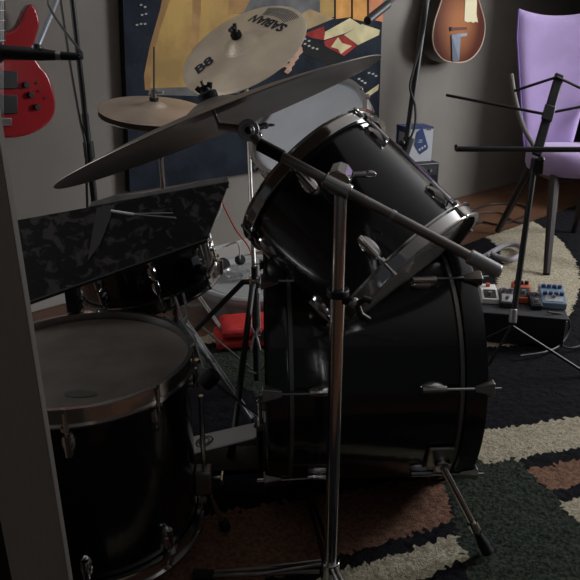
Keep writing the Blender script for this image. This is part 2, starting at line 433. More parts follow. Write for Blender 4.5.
for k in range(8):
    a = PI/2+ 2*PI*k/8 + math.radians(-14)
    r = V3((math.cos(a), math.sin(a), 0)); t = V3((-math.sin(a), math.cos(a), 0))
    for s, hz, he in ((-1, .075, -.034), (1, BL-.075, BL+.034)):
        mb = MB(); lug_part(mb, BM, a, BR, hz, .056, .026)
        mb.tube([BM @ (r*(BR+.013)+V3((0, 0, hz-.024))), BM @ (r*(BR+.013)+V3((0, 0, hz+.024)))], .007, 10)
        lg = mb.build('lug', chrome, root)
        mb = MB(); mb.tube([BM @ (r*(BR+.016)+V3((0, 0, hz+s*.02))), BM @ (r*(BR+.019)+V3((0, 0, he+s*.022)))], .0028, 8)
        mb.build('tension_rod', chrome, lg)
        # claw hook: wedge over the hoop
        mb = MB()
        def q(x, w, z): return BM @ (r*(BR+x)+t*w+V3((0, 0, z)))
        zo = he+s*.004; zi2 = he-s*.030
        pts = [(.015, -.006, zi2), (.015, .006, zi2), (.015, .018, zo), (.015, -.018, zo)]
        pts2 = [(.020, -.006, zi2), (.020, .006, zi2), (.028, .012, zo), (.028, -.012, zo)]
        vs = [q(*p_) for p_ in pts]+[q(*p_) for p_ in pts2]
        mb.add(vs, [(0, 1, 2, 3), (4, 7, 6, 5), (0, 4, 5, 1), (1, 5, 6, 2), (2, 6, 7, 3), (3, 7, 4, 0)])
        vs = [q(.028, -.012, zo), q(.028, .012, zo), q(.015, .018, zo), q(.002, .010, zo), q(.002, -.010, zo), q(.015, -.018, zo)]
        mb.prism(vs, BA*(s*.003))
        mb.build('claw', dullchrome, root, bevel=.001)
# spurs
sp0 = P(430, 456, 1.16)
for side in (-1, 1):
    # bracket on the shell, lower part
    ang = PI/2*side + (math.radians(-47) if side > 0 else math.radians(47))
    a = PI + side*math.radians(70)*-1
    # near side: y<axis
    r = V3((math.cos(a), math.sin(a), 0)); t = V3((-math.sin(a), math.cos(a), 0)); zz = BL-.045
    c = BM @ (r*(BR+.006)+V3((0, 0, zz)))
    X = (BM.to_3x3() @ r); T = (BM.to_3x3() @ t)
    mb = MB(); mb.box(c, .010, .062, .058, rot(X, T, BA)); br = mb.build('spur_bracket', dullchrome, root, bevel=.004)
    mb = MB(); mb.tube([c, c+X*.028], .017, 16); mb.build('pivot', chrome, br, bevel=.002)
    p0 = c+X*.026; g = G(487, 551, .022); p1 = g if X.y < 0 else V3((g.x, 2*BC0.y-g.y, g.z)); d = p1-p0; tt = d.length; d.normalize(); pm = p0+d*tt*.68
    mb = MB(); mb.tube([p0, pm], .0075, 12); mb.tube([pm-d*.006, pm+d*.014], .0115, 12)
    lg = mb.build('spur_leg', chrome, root)
    mb = MB(); mb.tube([pm, p1], .0048, 10); mb.build('spur_rod', chrome, lg)
    mb = MB(); mb.tube([p1-d*.045, p1-d*.02, p1+d*.003], .012, 12, rs=[.008, .012, .013]); mb.build('rubber_tip', rubber, lg)
# tom holder on top of the shell
tp = BM @ V3((BR, 0, BL*.42)); tp = V3(tp)
mb = MB(); mb.box(tp+V3((0, 0, .006)), .09, .07, .014); mb.build('mount_plate', dullchrome, root, bevel=.004)
mb = MB(); mb.tube([tp, tp+V3((0, 0, .20))], .0125, 16); post = mb.build('tom_post', dullchrome, root)
mb = MB(); mb.ball(tp+V3((0, 0, .20)), .022); mb.tube([tp+V3((0, 0, .20)), tp+V3((-.10, -.01, .215))], .008, 10); mb.ball(tp+V3((-.10, -.01, .215)), .018); mb.build('tom_ball_clamp', chrome, root)
holder_top = tp+V3((0, 0, .20))
TOMARM = root

# rack toms ---------------------------------------------------------
nB = D(-.64, .715, -.245)
topB = P(316, 184, 1.36)
root = thing('rack_tom', topB-nB*.13, 'black rack tom tilted steeply left, seen side on behind the boom arm', 'drum')
M = drum(root, topB, nB, .172, .265, 6, -.20, (headw, headc), ref=D(0, 0, 1), tall=.028, lug_l=.058, lug_w=.030, hd=.050)
nA = N(309, 129, -.40, .66, .63)
topA = P(309, 129, 1.66)
root = thing('rack_tom', topA-nA*.1, 'second rack tom with a pale coated head, half hidden under the ride cymbal', 'drum')
drum(root, topA, nA, .152, .15, 6, .3, (headw, headd), ref=D(0, 0, 1), hd=.045)

for (t_, n_, R_, l_) in ((topB, nB, .172, .13), (topA, nA, .152, .08)):
    c_ = t_-n_*l_; dd_ = holder_top-c_; dd_ = (dd_-n_*dd_.dot(n_)).normalized()
    s_ = c_+dd_*(R_+.002)
    mb = MB(); mb.tube([holder_top, s_], .0085, 12); mb.tube([s_, s_+dd_*.012], .026, 16); mb.build('tom_arm', dullchrome, TOMARM)
wirem = mat('bright_wire', (.8, .8, .78), .4, .3)
# snare drum -------------------------------------------------------
nS = D(.27*-1, .90, .40)
# level drum tipped up to the right
nS = (V3((-.20, -.05, 1))).normalized()
topS = P(137, 237, 1.72)
root = thing('snare_drum', (topS.x, topS.y, topS.z-.14), 'black snare drum behind the mottled music desk, tipped up to the right', 'drum')
MS = drum(root, topS, nS, .178, .13, 8, .35, (headb, headd), ref=V3((1, 0, 0)), hd=.045, lug_l=.04)
mb = MB(); r = D(1, -.1, .55)
q = MS @ V3((.172*math.cos(-.65), .172*math.sin(-.65), -.075)); X = (q-(MS @ V3((0, 0, -.075)))).normalized()
mb.box(q+X*.018, .030, .03, .07, rot(X, nS.cross(X), nS)); mb.tube([q+X*.03, q+X*.055], .014, 14)
mb.build('strainer', blackpl, root, bevel=.004)

def tripod(root, hub, base_h, rad, angs, legm, r=.008, feet=True, brace=True, flat=False, pole_bottom=None, leg_name='leg'):
    """legs from hub to floor, braces from mid leg to lower collar"""
    low = V3((hub.x, hub.y, base_h))
    for a in angs:
        d = V3((math.cos(a), math.sin(a), 0)); f = V3((hub.x, hub.y, 0))+d*rad+V3((0, 0, .02))
        side = V3((-d.y, d.x, 0))*(.009 if flat else 0)
        mb = MB()
        k0 = hub+d*.02
        if flat:
            for s in (-1, 1): mb.tube([k0+side*s, f-(f-k0)*.06+side*s*.5], r*.55, 8)
        else: mb.tube([k0, k0+d*.02+V3((0, 0, -.004)), f], r, 10)
        lg = mb.build(leg_name, legm, root)
        mb = MB(); mb.tube([f-(f-k0).normalized()*.03, f+(f-k0).normalized()*.012], .013, 10, rs=[.009, .013]); mb.build('rubber_foot', rubber, lg)
        if brace:
            m = k0.lerp(f, .52)
            mb = MB()
            for s in (-1, 1): mb.tube([m+side*s+V3((0, 0, 0)), low+d*.014+side*s*.5], r*.42, 8)
            mb.build('brace', dullchrome if legm is blackmt else legm, root)

# snare stand ------------------------------------------------------
bs = MS @ V3((0, 0, -.155))
hub = V3((bs.x+.055, bs.y+.02, .27))
root = thing('snare_stand', (hub.x, hub.y, 0), 'chrome tripod stand carrying the snare drum', 'stand')
mb = MB(); mb.tube([V3((hub.x, hub.y, .07)), bs+V3((.05, .02, -.03))], .009, 12); mb.build('pole', chrome, root)
for a in (.2, 2.3, 4.4):
    r = V3((math.cos(a), math.sin(a), 0)); e1 = MS @ (r*.188+V3((0, 0, -.160))); e2 = MS @ (r*.196+V3((0, 0, -.125)))
    mb = MB(); mb.tube([bs+V3((.05, .02, -.03)), e1, e2], .005, 8); mb.tube([e1, e2+nS*.004], .009, 8); mb.build('basket_arm', dullchrome, root)
tripod(root, hub+V3((0, 0, .02)), .08, .27, (-.55, 1.5, 3.6), silver, r=.010, flat=True)

mb = MB(); mb.tube([P(175, 297, 1.60), P(184, 324, 1.60), P(193, 333, 1.60), P(204, 368, 1.60)], .0032, 8); mb.tube([P(183, 293, 1.60), P(188, 315, 1.60), P(184, 325, 1.60)], .0032, 8); mb.build('wire_brace', wirem, root)
# --------------------------------------------------------------- ride cymbal
def cymbal_profile(R, bell=.30, bh=.026, bow=.030):
    pr = [(.006, bow+bh)]
    rb_ = R*bell*.78
    for i in range(1, 9): t = i/8; pr.append((rb_*t, bow+bh*math.cos(t*PI/2)**.9 if t < 1 else bow))
    for i in range(1, 13): t = i/12; pr.append((rb_+(R-rb_)*t, bow*(1-t**1.7)))
    return pr
def zprof(pr, r):
    for i in range(len(pr)-1):
        if pr[i][0] <= r <= pr[i+1][0]:
            t = (r-pr[i][0])/(pr[i+1][0]-pr[i][0]+1e-9); return pr[i][1]*(1-t)+pr[i+1][1]*t
    return 0
def cymbal_mb(R, M, **k):
    pr = cymbal_profile(R, **k)
    full = pr+[(R+.0006, -.0006), (R, -.0014)]+[(r, h-.0014) for r, h in reversed(pr)]
    mb = MB(); mb.lathe(full, M, 128, closed=True); return mb, pr
def cym_obj(mb, name, m, root=None, M=None):
    # local z = cymbal axis so that the lathe rings run round the bell
    inv = M.inverted(); loc = M.to_translation()
    R3 = M.to_3x3()
    me = bpy.data.meshes.new(name); me.from_pydata([inv @ p for p in mb.v], [], mb.f); me.materials.append(m)
    bm = bmesh.new(); bm.from_mesh(me); bmesh.ops.recalc_face_normals(bm, faces=bm.faces); bm.to_mesh(me); bm.free()
    me.shade_smooth(); me.set_sharp_from_angle(angle=math.radians(50))
    o = bpy.data.objects.new(name, me); col.objects.link(o)
    ORG[o.name] = loc
    o.matrix_world = M
    if root: o.parent = root; o.matrix_parent_inverse = Matrix.Translation(-ORG[root.name])
    return o
def wingnut(mb, p, n, s=1.0):
    x, y, _ = basis(n)
    mb.tube([p, p+n*.014*s], .011*s, 14)
    mb.tube([p+n*.014*s, p+n*.020*s], .008*s, 12)
    for k in (-1, 1): mb.tube([p+n*.008*s, p+x*k*.010*s+n*.014*s, p+x*k*.014*s+n*.022*s], .0055*s, 8)

nR = N(219, 121, -.385, .92, -.075)
cR = P(216, 117, 1.02) - nR*.012
RR = .268
refR = D(.93, .364, 0)
MR = frame(cR, nR, refR)
root = thing('ride_cymbal', cR, 'huge dark ride cymbal seen from below across the top of the kit', 'cymbal')
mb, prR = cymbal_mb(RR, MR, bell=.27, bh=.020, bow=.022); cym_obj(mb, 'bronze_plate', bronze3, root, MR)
mb = MB(); tpR = MR @ V3((0, 0, .040)); mb.tube([tpR-nR*.002, tpR+nR*.012], .016, 20); mb.build('felt_washer', felt, root, bevel=.003)
mb = MB(); wingnut(mb, tpR+nR*.006, nR, .8); mb.build('wing_nut', blackpl, root)

# ride boom stand
post_top = P(341, 182, 1.0)
root = thing('boom_cymbal_stand', (post_top.x, post_top.y, 0), 'chrome boom stand in the foreground holding the ride cymbal', 'stand')
def Z(h): return V3((post_top.x, post_top.y, h))
hm = P(341, 296, 1.0).z
mid = CAM.z-(CAM-P(341, 296, 1.0)).z
# height of the collar seen at y=292 on the vertical post
rr = ray(341, 292); tcol = post_top.y/rr.y; hc = CAM.z+rr.z*tcol
rr = ray(341, 572); tb = post_top.y/rr.y; hb = CAM.z+rr.z*tb
mb = MB(); mb.tube([Z(.06), Z(hc)], .0128, 24); mb.build('lower_tube', chrome, root)
mb = MB(); mb.tube([Z(hc-.02), Z(post_top.z)], .0105, 24); mb.build('upper_tube', chrome, root)
mb = MB(); mb.tube([Z(hc-.008), Z(hc+.006)], .0185, 24); mb.tube([Z(hc-.012)+V3((0, 0, 0)), Z(hc-.012)+V3((.026, -.012, 0))], .008, 10)
cl = mb.build('collar', blackpl, root, bevel=.002)
mb = MB(); q = Z(hc-.014)+V3((.026, -.012, 0)); mb.ball(q, .010); mb.build('collar_bolt', chrome, cl)
mb = MB(); q = q+V3((.004, -.004, -.002)); mb.tube([q, q+V3((.012, -.004, .012)), q+V3((.022, -.004, .008))], .006, 8); mb.tube([q, q+V3((.006, -.004, -.016)), q+V3((.020, -.004, -.026))], .006, 8); mb.build('wing_screw', blackpl, cl)
# boom
b0 = P(262, 143, 1.0); b1 = P(495, 267, .975)
bd = (b1-b0).normalized(); piv = post_top + V3((0, -.004, .006))
shift = V3((0, -.026, 0))
b0s, b1s = b0+shift, b1+shift
mb = MB(); mb.tube([b0s, b1s], .0078, 18); bo = mb.build('boom_arm', dullchrome, root)
pj = b0s+bd*((post_top-b0s).dot(bd))
mb = MB(); mb.tube([b0s-bd*.004, b0s+bd*.030], .0100, 16); mb.tube([b0s+bd*.030, b0s+bd*.036], .010, 16); mb.build('boom_grip', rubber, bo)
mb = MB(); mb.tube([b1s-bd*.052, b1s-bd*.002], .0112, 18); mb.build('end_sleeve', silver, bo, bevel=.002)
mb = MB(); mb.tube([pj+bd*.09, pj+bd*.096], .0088, 16); mb.build('stop_ring', silver, bo)
# tilter at the post: faceted drum + wing screw
mb = MB(); mb.tube([post_top-V3((0, 0, .006)), post_top+V3((0, 0, .010))], .0150, 20)
mb.tube([post_top+V3((0, .014, .010)), pj+V3((0, -.004, .004))], .0195, 10); mb.tube([pj-bd*.022, pj+bd*.022], .0125, 14)
ti = mb.build('boom_clamp', chrome, root, bevel=.002)
mb = MB(); q = post_top+V3((.018, -.012, .014)); mb.tube([q, q+V3((.018, 0, 0))], .005, 10); mb.ball(q+V3((.024, 0, 0)), .009, (1.2, .5, .7)); mb.build('wing_screw', chrome, ti)
# cymbal tilter at the boom end
tl = P(249, 129, 1.0)+shift*.6
mb = MB(); vd = (CAM-tl).normalized(); mb.tube([tl+vd*-.016, tl+vd*.012], .0165, 24); mb.tube([tl+vd*.012, tl+vd*.016], .0095, 20); mb.tube([tl, b0s], .008, 12)
mb.tube([tl, cR-nR*.004], .0065, 10); ct = mb.build('cymbal_tilter', silver, root, bevel=.0015)
mb = MB(); mb.tube([cR-nR*.006, tpR+nR*.030], .003, 8); mb.build('threaded_rod', chrome, ct)
mb = MB(); mb.ball(tl+vd*.017, .006); mb.build('tilter_bolt', blackmt, ct)
mb = MB(); q = tl+RT*.014+UP*.004; mb.tube([q, q+RT*.010+UP*.003], .0045, 10); mb.ball(q+RT*.012+UP*.003, .005); q2 = q+RT*.002-UP*.012; mb.ball(q2, .005); mb.ball(q+RT*.018+UP*.004, .0042, (2, .6, .6)); mb.build('tilter_screw', chrome, ct)
tripod(root, Z(hb+.01), .07, .26, (math.radians(176), math.radians(290), math.radians(97)), dullchrome, r=.008, flat=True)
mb = MB(); mb.tube([Z(hb-.012), Z(hb+.03)], .019, 20); mb.build('leg_collar', chrome, root, bevel=.002)

# --------------------------------------------------------------- crash
nC = D(-.47*.877, .88*.877, .48)
nC = N(243, 49, -.47*.877, .88*.877, .48)
cC = P(243, 49, 1.98)
RC = .206
MC = frame(cC, nC, N(243, 49, .88, .47, 0))
root = thing('crash_cymbal', cC, 'bright bronze crash cymbal tilted towards the viewer in front of the painting', 'cymbal')
mb, prC = cymbal_mb(RC, MC, bell=.36, bh=.026, bow=.018); plate = cym_obj(mb, 'bronze_plate', bronze, root, MC)
tpC = MC @ V3((0, 0, .042))
mb = MB(); mb.tube([tpC, tpC+nC*.016], .017, 18); mb.build('felt_washer', felt, root, bevel=.003)
mb = MB(); wingnut(mb, tpC+nC*.014, nC, 1.05); mb.build('wing_nut', blackpl, root)
def cymtext(txt, size, pos, ang, name, m, M=MC, pr=prC, root=root, spacing=1.0, weight=0.0):
    cu = bpy.data.curves.new(name, 'FONT'); cu.body = txt; cu.size = size; cu.align_x = 'CENTER'; cu.align_y = 'CENTER'; cu.resolution_u = 3; cu.space_character = spacing; cu.offset = weight
    o = bpy.data.objects.new(name+'_src', cu); col.objects.link(o)
    dg = bpy.context.evaluated_depsgraph_get(); me = bpy.data.meshes.new_from_object(o.evaluated_get(dg))
    bpy.data.objects.remove(o)
    bm = bmesh.new(); bm.from_mesh(me); bmesh.ops.triangulate(bm, faces=bm.faces)
    bmesh.ops.subdivide_edges(bm, edges=[e_ for e_ in bm.edges if e_.calc_length() > size*.3], cuts=2)
    ca, sa = math.cos(ang), math.sin(ang)
    for v in bm.verts:
        x, y = v.co.x, v.co.y; X_ = pos[0]+x*ca-y*sa; Y_ = pos[1]+x*sa+y*ca
        v.co = V3((X_, Y_, zprof(pr, math.hypot(X_, Y_))+.0012))
    bm.to_mesh(me); bm.free(); me.materials.append(m); me.name = name
    o = bpy.data.objects.new(name, me); col.objects.link(o); o.matrix_world = M; o.parent = root
    o.matrix_parent_inverse = Matrix.Translation(-ORG[root.name]); ORG[o.name] = M.to_translation()
    return o
ink = mat('black_ink', (.03, .035, .045), 0, .6)
inkg = mat('grey_ink', (.17, .18, .20), 0, .6)
th = math.radians(24)
t1 = cymtext('SABIAN', .050, (.113*math.cos(th), .113*math.sin(th)), th+PI/2, 'maker_lettering', ink, weight=.0018)
# grey ring of fine hatching outside the lettering
mb = MB()
for k in range(9):
    rr_ = .145+k*.0055
    pts = [MC @ V3((rr_*math.cos(a_), rr_*math.sin(a_), zprof(prC, rr_)+.0008)) for a_ in [th-.42+.84*i/14 for i in range(15)]]
    pts2 = [MC @ V3(((rr_+.0028)*math.cos(a_), (rr_+.0028)*math.sin(a_), zprof(prC, rr_+.0028)+.0008)) for a_ in [th-.42+.84*i/14 for i in range(15)]]
    mb.add(pts+pts2, [(i, i+1, i+16, i+15) for i in range(14)])
mb.build('hatched_print', inkg, root, fix=False)
cymtext('B8', .060, (-.128, .0), .1, 'model_lettering', ink, weight=.0022)
# crash stand
base = G(257, 394); cs = V3((base.x, base.y, 0))
root = thing('cymbal_stand', cs, 'slim straight cymbal stand under the crash cymbal with black tripod legs', 'stand')
rr = ray(250, 283); hh = CAM.z+rr.z*(cs.y/rr.y)
top = cC - nC*.02
tz = top.z-.10
ptop = V3((top.x, top.y, tz))
mb = MB(); mb.tube([cs+V3((0, 0, .05)), cs+V3((0, 0, hh+.05))], .0095, 14); mb.build('lower_tube', blackmt, root)
mb = MB(); mb.tube([cs+V3((0, 0, hh)), ptop], .0065, 14); mb.build('upper_tube', dullchrome, root)
mb = MB(); mb.tube([ptop, ptop+V3((0, -.004, .03)), top], .0095, 10); mb.tube([top, tpC+nC*.03], .0035, 8); mb.build('cymbal_tilter', chrome, root)
mb = MB(); mb.tube([cs+V3((0, 0, hh-.012)), cs+V3((0, 0, hh+.018))], .017, 14); mb.ball(cs+V3((.018, -.014, hh)), .009); mb.build('leg_collar', chrome, root)
tripod(root, cs+V3((0, 0, hh)), .08, .36, (math.radians(152), math.radians(262), math.radians(30)), blackmt, r=.0085, brace=True)
mb = MB()
for s in (-1, 1):
    mb.tube([cs+V3((s*.012, -.024, hh-.02)), cs+V3((s*.013, -.026, hh-.125)), cs+V3((-s*.006, -.026, hh-.165)), cs+V3((-s*.014, -.03, hh-.20))], .0032, 8)
mb.build('wire_brace', wirem, root)

# --------------------------------------------------------------- hi-hat
nH = D(.02, .945, .33)
nH = N(154, 110, .0, .965, .26)
cH = P(154, 110, 2.12)
root = thing('hi_hat', V3((cH.x, cH.y, 0)), 'pair of hi-hat cymbals on a stand in front of the painting, left of the crash', 'cymbal')
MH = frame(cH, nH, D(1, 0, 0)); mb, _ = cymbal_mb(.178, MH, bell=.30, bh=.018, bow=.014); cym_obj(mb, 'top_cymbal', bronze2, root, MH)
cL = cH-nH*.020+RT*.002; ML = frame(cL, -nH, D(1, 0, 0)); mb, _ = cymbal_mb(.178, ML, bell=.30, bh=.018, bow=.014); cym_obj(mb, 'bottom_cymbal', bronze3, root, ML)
q = MH @ V3((0, 0, .030)); rodtop = P(154, 47, 2.12)
mb = MB(); mb.tube([q-nH*.08, rodtop], .0030, 10); mb.build('pull_rod', blackmt, root)
mb = MB(); mb.tube([q, q+nH*.010], .015, 14); mb.build('felt_washer', felt, root)
mb = MB(); mb.tube([q+nH*.010, q+nH*.034], .009, 12); mb.tube([q+nH*.024, q+nH*.026+RT*.022], .003, 8); mb.ball(q+nH*.028+RT*.026, .006); mb.tube([q+nH*.018, q+nH*.02-RT*.014], .004, 8); mb.build('clutch', dullchrome, root)
ph = V3((cH.x+.012, cH.y, 0))
mb = MB(); mb.tube([ph+V3((0, 0, .10)), V3((ph.x, ph.y, cL.z-.04))], .0085, 14); mb.build('pole', chrome, root)
tripod(root, ph+V3((0, 0, .30)), .12, .27, (math.radians(100), math.radians(215), math.radians(330)), dullchrome, r=.007, flat=True)
mb = MB(); mb.box(ph+V3((.0, -.13, .05)), .075, .25, .008, Matrix.Rotation(math.radians(12), 3, 'X')); mb.build('footboard', dullchrome, root, bevel=.003)

# --------------------------------------------------------------- bass pedal
pc = V3((BC0.x-.02, BC0.y+.02, 0))
root = thing('bass_drum_pedal', pc+V3((-.10, 0, 0)), 'metal bass drum pedal clamped to the left hoop of the bass drum', 'pedal')
X = -BA; Yv = V3((-X.y, X.x, 0))
def Q(x, y, z): return pc+X*x+Yv*y+V3((0, 0, z+.012))
mb = MB(); mb.box(Q(.16, 0, .008), .34, .10, .008, rot(X, Yv, V3((0, 0, 1)))); mb.build('base_plate', blackmt, root, bevel=.002)
mb = MB()
fb = [Q(.30, -.042, .022), Q(.30, .042, .022), Q(.04, .036, .085), Q(.02, .0, .092), Q(.04, -.036, .085)]
mb.prism(fb, V3((.0, 0, .007))); fbo = mb.build('footboard', mat('grey_metal', (.33, .32, .31), .3, .5), root, bevel=.003)
fn = (fb[1]-fb[0]).cross(fb[2]-fb[1]).normalized();  fn = fn if fn.z > 0 else -fn
cc = Q(.17, 0, .022+.063*.5); cc = (fb[0]+fb[1]+fb[2]+fb[4])/4+V3((0, 0, .0085))
mb = MB()
for r0 in (.020, .012): mb.lathe([(r0, 0), (r0+.003, 0), (r0+.003, .001), (r0, .001)], frame(cc, fn), 28, closed=True)
mb.build('ring_emblem', blackpl, fbo)
mb = MB(); mb.box(Q(.305, 0, .024), .05, .09, .022, rot(X, Yv, V3((0, 0, 1)))); mb.build('heel_plate', mat('grey_metal', (.33, .32, .31), .3, .5), root, bevel=.004)
for s in (-1, 1):
    mb = MB(); mb.tube([Q(.03, s*.05, .01), Q(.03, s*.045, .135)], .008, 10); mb.build('upright', blackmt, root)
mb = MB(); mb.tube([Q(.03, -.055, .13), Q(.03, .055, .13)], .007, 10); mb.build('axle', chrome, root)
mb = MB(); mb.tube([Q(.03, 0, .13), Q(.15, 0, .24)], .004, 8); mb.build('beater_shaft', chrome, root)
mb = MB(); d = (Q(.15, 0, .24)-Q(.03, 0, .13)).normalized(); pb = Q(.15, 0, .24); xa = d.cross(Yv).normalized(); mb.tube([pb-xa*.020, pb+xa*.022], .021, 18); mb.build('beater', felt, root, bevel=.006)
mb = MB(); mb.tube([Q(.03, 0, .13), Q(.04, 0, .10)], .005, 8); mb.build('chain', blackmt, root)
mb = MB()
hx = [Q(.03, -.07, .16)+V3((.006*math.cos(k*1.2), .006*math.sin(k*1.2), -.0021*k)) for k in range(70)]
mb.tube(hx, .0014, 5); mb.build('spring', chrome, root)
mb = MB(); mb.box(Q(-.012, 0, .008), .05, .05, .03, rot(X, Yv, V3((0, 0, 1)))); mb.build('hoop_clamp', dullchrome, root, bevel=.004)

# --------------------------------------------------------------- mottled music desk
A_, B_, C_, D_ = P(-4, 224, 1.49), P(229, 182, 1.57), P(206, 238, 1.49), P(8, 311, 1.41)
nrm = (B_-A_).cross(D_-A_).normalized()
if nrm.dot(CAM-A_) < 0: nrm = -nrm
C_ = C_-nrm*((C_-A_).dot(nrm)); 
bs0 = V3(((A_.x+D_.x)/2+.13, A_.y+.06, 0))
root = thing('music_stand', bs0, 'wide dark mottled music desk leaning in front of the snare drum', 'stand')
mb = MB(); mb.prism([A_, B_, C_, D_], -nrm*.006); mb.build('desk', mottled, root, smooth=0)
def onp(u, v): # u along top, v down
    return (A_.lerp(B_, u)).lerp(D_.lerp(C_, u), v)
mb = MB(); greycl = mat('grey_felt_edge', (.12, .115, .11), 0, .8, var=.25, vscale=25)
up_ = (A_-D_).normalized()
mb.prism([onp(.38, 0), onp(1.0, 0), onp(1.0, 0)+up_*.016+V3((0, 0, .002)), onp(.62, 0)+up_*.014, onp(.50, 0)+up_*.022, onp(.40, 0)+up_*.014], -nrm*.03)
mb.build('top_fold', greycl, root, bevel=.003)
mb = MB(); mb.prism([onp(.42, .03)+nrm*.0012, onp(.50, .03)+nrm*.0012, onp(.44, .55)+nrm*.0012, onp(.385, .72)+nrm*.0012], -nrm*.0008); mb.build('pale_seam', mat('seam_grey', (.028, .025, .023), 0, .6), root, smooth=0)
r0, r1, r2 = P(111, 211, 1.49), P(134, 214.5, 1.49), P(176, 218, 1.49)
mb = MB(); mb.tube([r0, r1], .0036, 8); mb.build('clip_tip', white, root)
mb = MB(); mb.tube([r1, r2], .0022, 8); mb.tube([r1+UP*.002, P(173, 213, 1.49)], .0012, 6); mb.build('page_clip', silver, root)
mb = MB(); k0 = onp(.30, .95)-nrm*.02; mb.tube([k0+nrm*.02, k0-V3((0, 0, .05)), V3((k0.x, k0.y, .16))], .009, 12); mb.build('pole', blackmt, root)
mb = MB(); mb.box(k0+V3((0, 0, -.02)), .03, .03, .07); mb.ball(k0+V3((.02, -.02, -.02)), .010); mb.build('clamp', blackpl, root, bevel=.004)
mb = MB(); mb.prism([D_, C_, C_+nrm*.012, D_+nrm*.012], -up_*.004); mb.build('ledge', blackmt, root, smooth=0)
tripod(root, V3((k0.x, k0.y, .19)), .1, .20, (math.radians(80), math.radians(200), math.radians(320)), blackmt, r=.006, brace=False)

# --------------------------------------------------------------- painting
o_ = .0
mb = MB(); off = .045
def WP(x, y, o2=0): return W(x, y, off+o2)
corn = [WP(118, -130), WP(385, -130), WP(377, 152), WP(130, 192)]
pn = [navy, yel, yel2, ora, sal, tan, crm, redp, skin, greyp, wht, dk] = [
    mat('paint_navy', (.015, .020, .030), 0, .8, var=.3, vscale=9, bump=.15, bscale=80),
    mat('paint_yellow', (.56, .36, .12), 0, .8, c2=(.36, .23, .09), vscale=5),
    mat('paint_ochre', (.40, .235, .10), 0, .8, var=.2, vscale=8),
    mat('paint_orange', (.62, .30, .09), 0, .8, var=.2, vscale=8),
    mat('paint_salmon', (.50, .20, .10), 0, .8, var=.2, vscale=8),
    mat('paint_tan', (.38, .28, .15), 0, .8, var=.15, vscale=12),
    mat('paint_cream', (.60, .52, .30), 0, .8, var=.12, vscale=12),
    mat('paint_red', (.30, .035, .03), 0, .8, var=.25, vscale=12),
    mat('paint_skin', (.48, .30, .22), 0, .8, var=.2, vscale=18),
    mat('paint_grey', (.14, .14, .14), 0, .8, var=.25, vscale=10),
    mat('paint_white', (.40, .40, .38), 0, .8),
    mat('paint_black', (.018, .018, .018), 0, .8)]
mb.prism(corn, -WN*.035, 0, side=11)
lay = [0]
def patch(mi, pts):
    lay[0] += 1
    q = [WP(x, y, .0006+lay[0]*.00012) for x, y in pts]; mb.add(q, [tuple(range(len(q)))], mi)
patch(1, [(172, -130), (170, -40), (160, 10), (150, 45), (144, 75), (145, 90), (175, 92), (205, 93), (235, 88), (262, 60), (262, -130)])
patch(2, [(172, -130), (170, -40), (160, 10), (150, 45), (144, 75), (145, 90), (150, 90), (152, 60), (160, 30), (170, 0), (182, -40), (185, -130)])
patch(2, [(195, -130), (200, -130), (201, 10), (198, 45), (194, 60), (189, 40), (192, 20)])
patch(9, [(150, 88), (235, 86), (240, 93), (200, 96), (148, 95)])
patch(9, [(232, -130), (320, -130), (320, 14), (300, 18), (270, 12), (236, 14)])
patch(2, [(232, -130), (250, -130), (250, 0), (244, 12), (228, 16)])
patch(0, [(250, 60), (300, 22), (325, 18), (382, 20), (378, 152), (250, 168)])
for (x0, x1, mi) in ((320, 334, 1), (336, 351, 3), (353, 367, 3), (369, 383, 4)):
    patch(mi, [(x0, -130), (x1, -130), (x1, 17 if x1 < 360 else 22), (x0, 19)])
for x0 in (334.6, 351.6, 367.6): patch(11, [(x0, -130), (x0+1.2, -130), (x0+1.2, 18), (x0, 18)])
patch(5, [(296, 17), (310, 9), (334, 18.5), (306, 30)])
patch(6, [(323, 33), (350, 18), (361, 25), (346, 33), (324, 40)])
patch(6, [(344, 35), (362, 24), (380, 30), (379, 35), (358, 45)])
patch(7, [(304, 34), (324, 26), (325, 33), (324, 40), (312, 38)])
patch(7, [(324, 41), (343, 35), (358, 45), (344, 56), (325, 46)])
patch(6, [(331, 47), (338, 37), (342, 43), (352, 46), (346, 50), (341, 54), (338, 49)])
patch(11, [(303, 37), (324, 45), (344, 57), (330, 66), (300, 52)])
patch(6, [(362, 96), (379, 84), (378, 90), (364, 100)])
for (x, y) in ((305, 39), (309, 41), (305, 44), (309, 46), (313, 48), (317, 49), (359, 79), (362, 81), (365, 83), (369, 73), (373, 74), (376, 76), (141, 5), (145, 7), (142, 15), (146, 14), (137, 25), (141, 24), (145, 24)):
    patch(10, [(x-1.3, y-.8), (x+1.4, y-1.1), (x+1.2, y+.7), (x-1, y+.9)])
# a hand with curled fingers
for i, (x, y) in enumerate(((298, 50), (294, 56), (290, 62), (287, 68))):
    patch(8, [(x-14, y-5), (x-4, y-7), (x+4, y-3), (x+5, y+2), (x+1, y+6), (x-3, y+4), (x, y), (x-4, y-2), (x-14, y+1)])
    patch(11, [(x-10, y+1.5), (x-3, y+.2), (x-2, y+1.2), (x-9, y+2.8)])
patch(8, [(262, 60), (278, 42), (286, 44), (286, 66), (270, 74)])
o = mb.build('framed_painting', pn, smooth=0, fix=False)
tag(o, 'large painting on the wall with yellow drapery, orange keys and a curled hand on navy', 'painting')

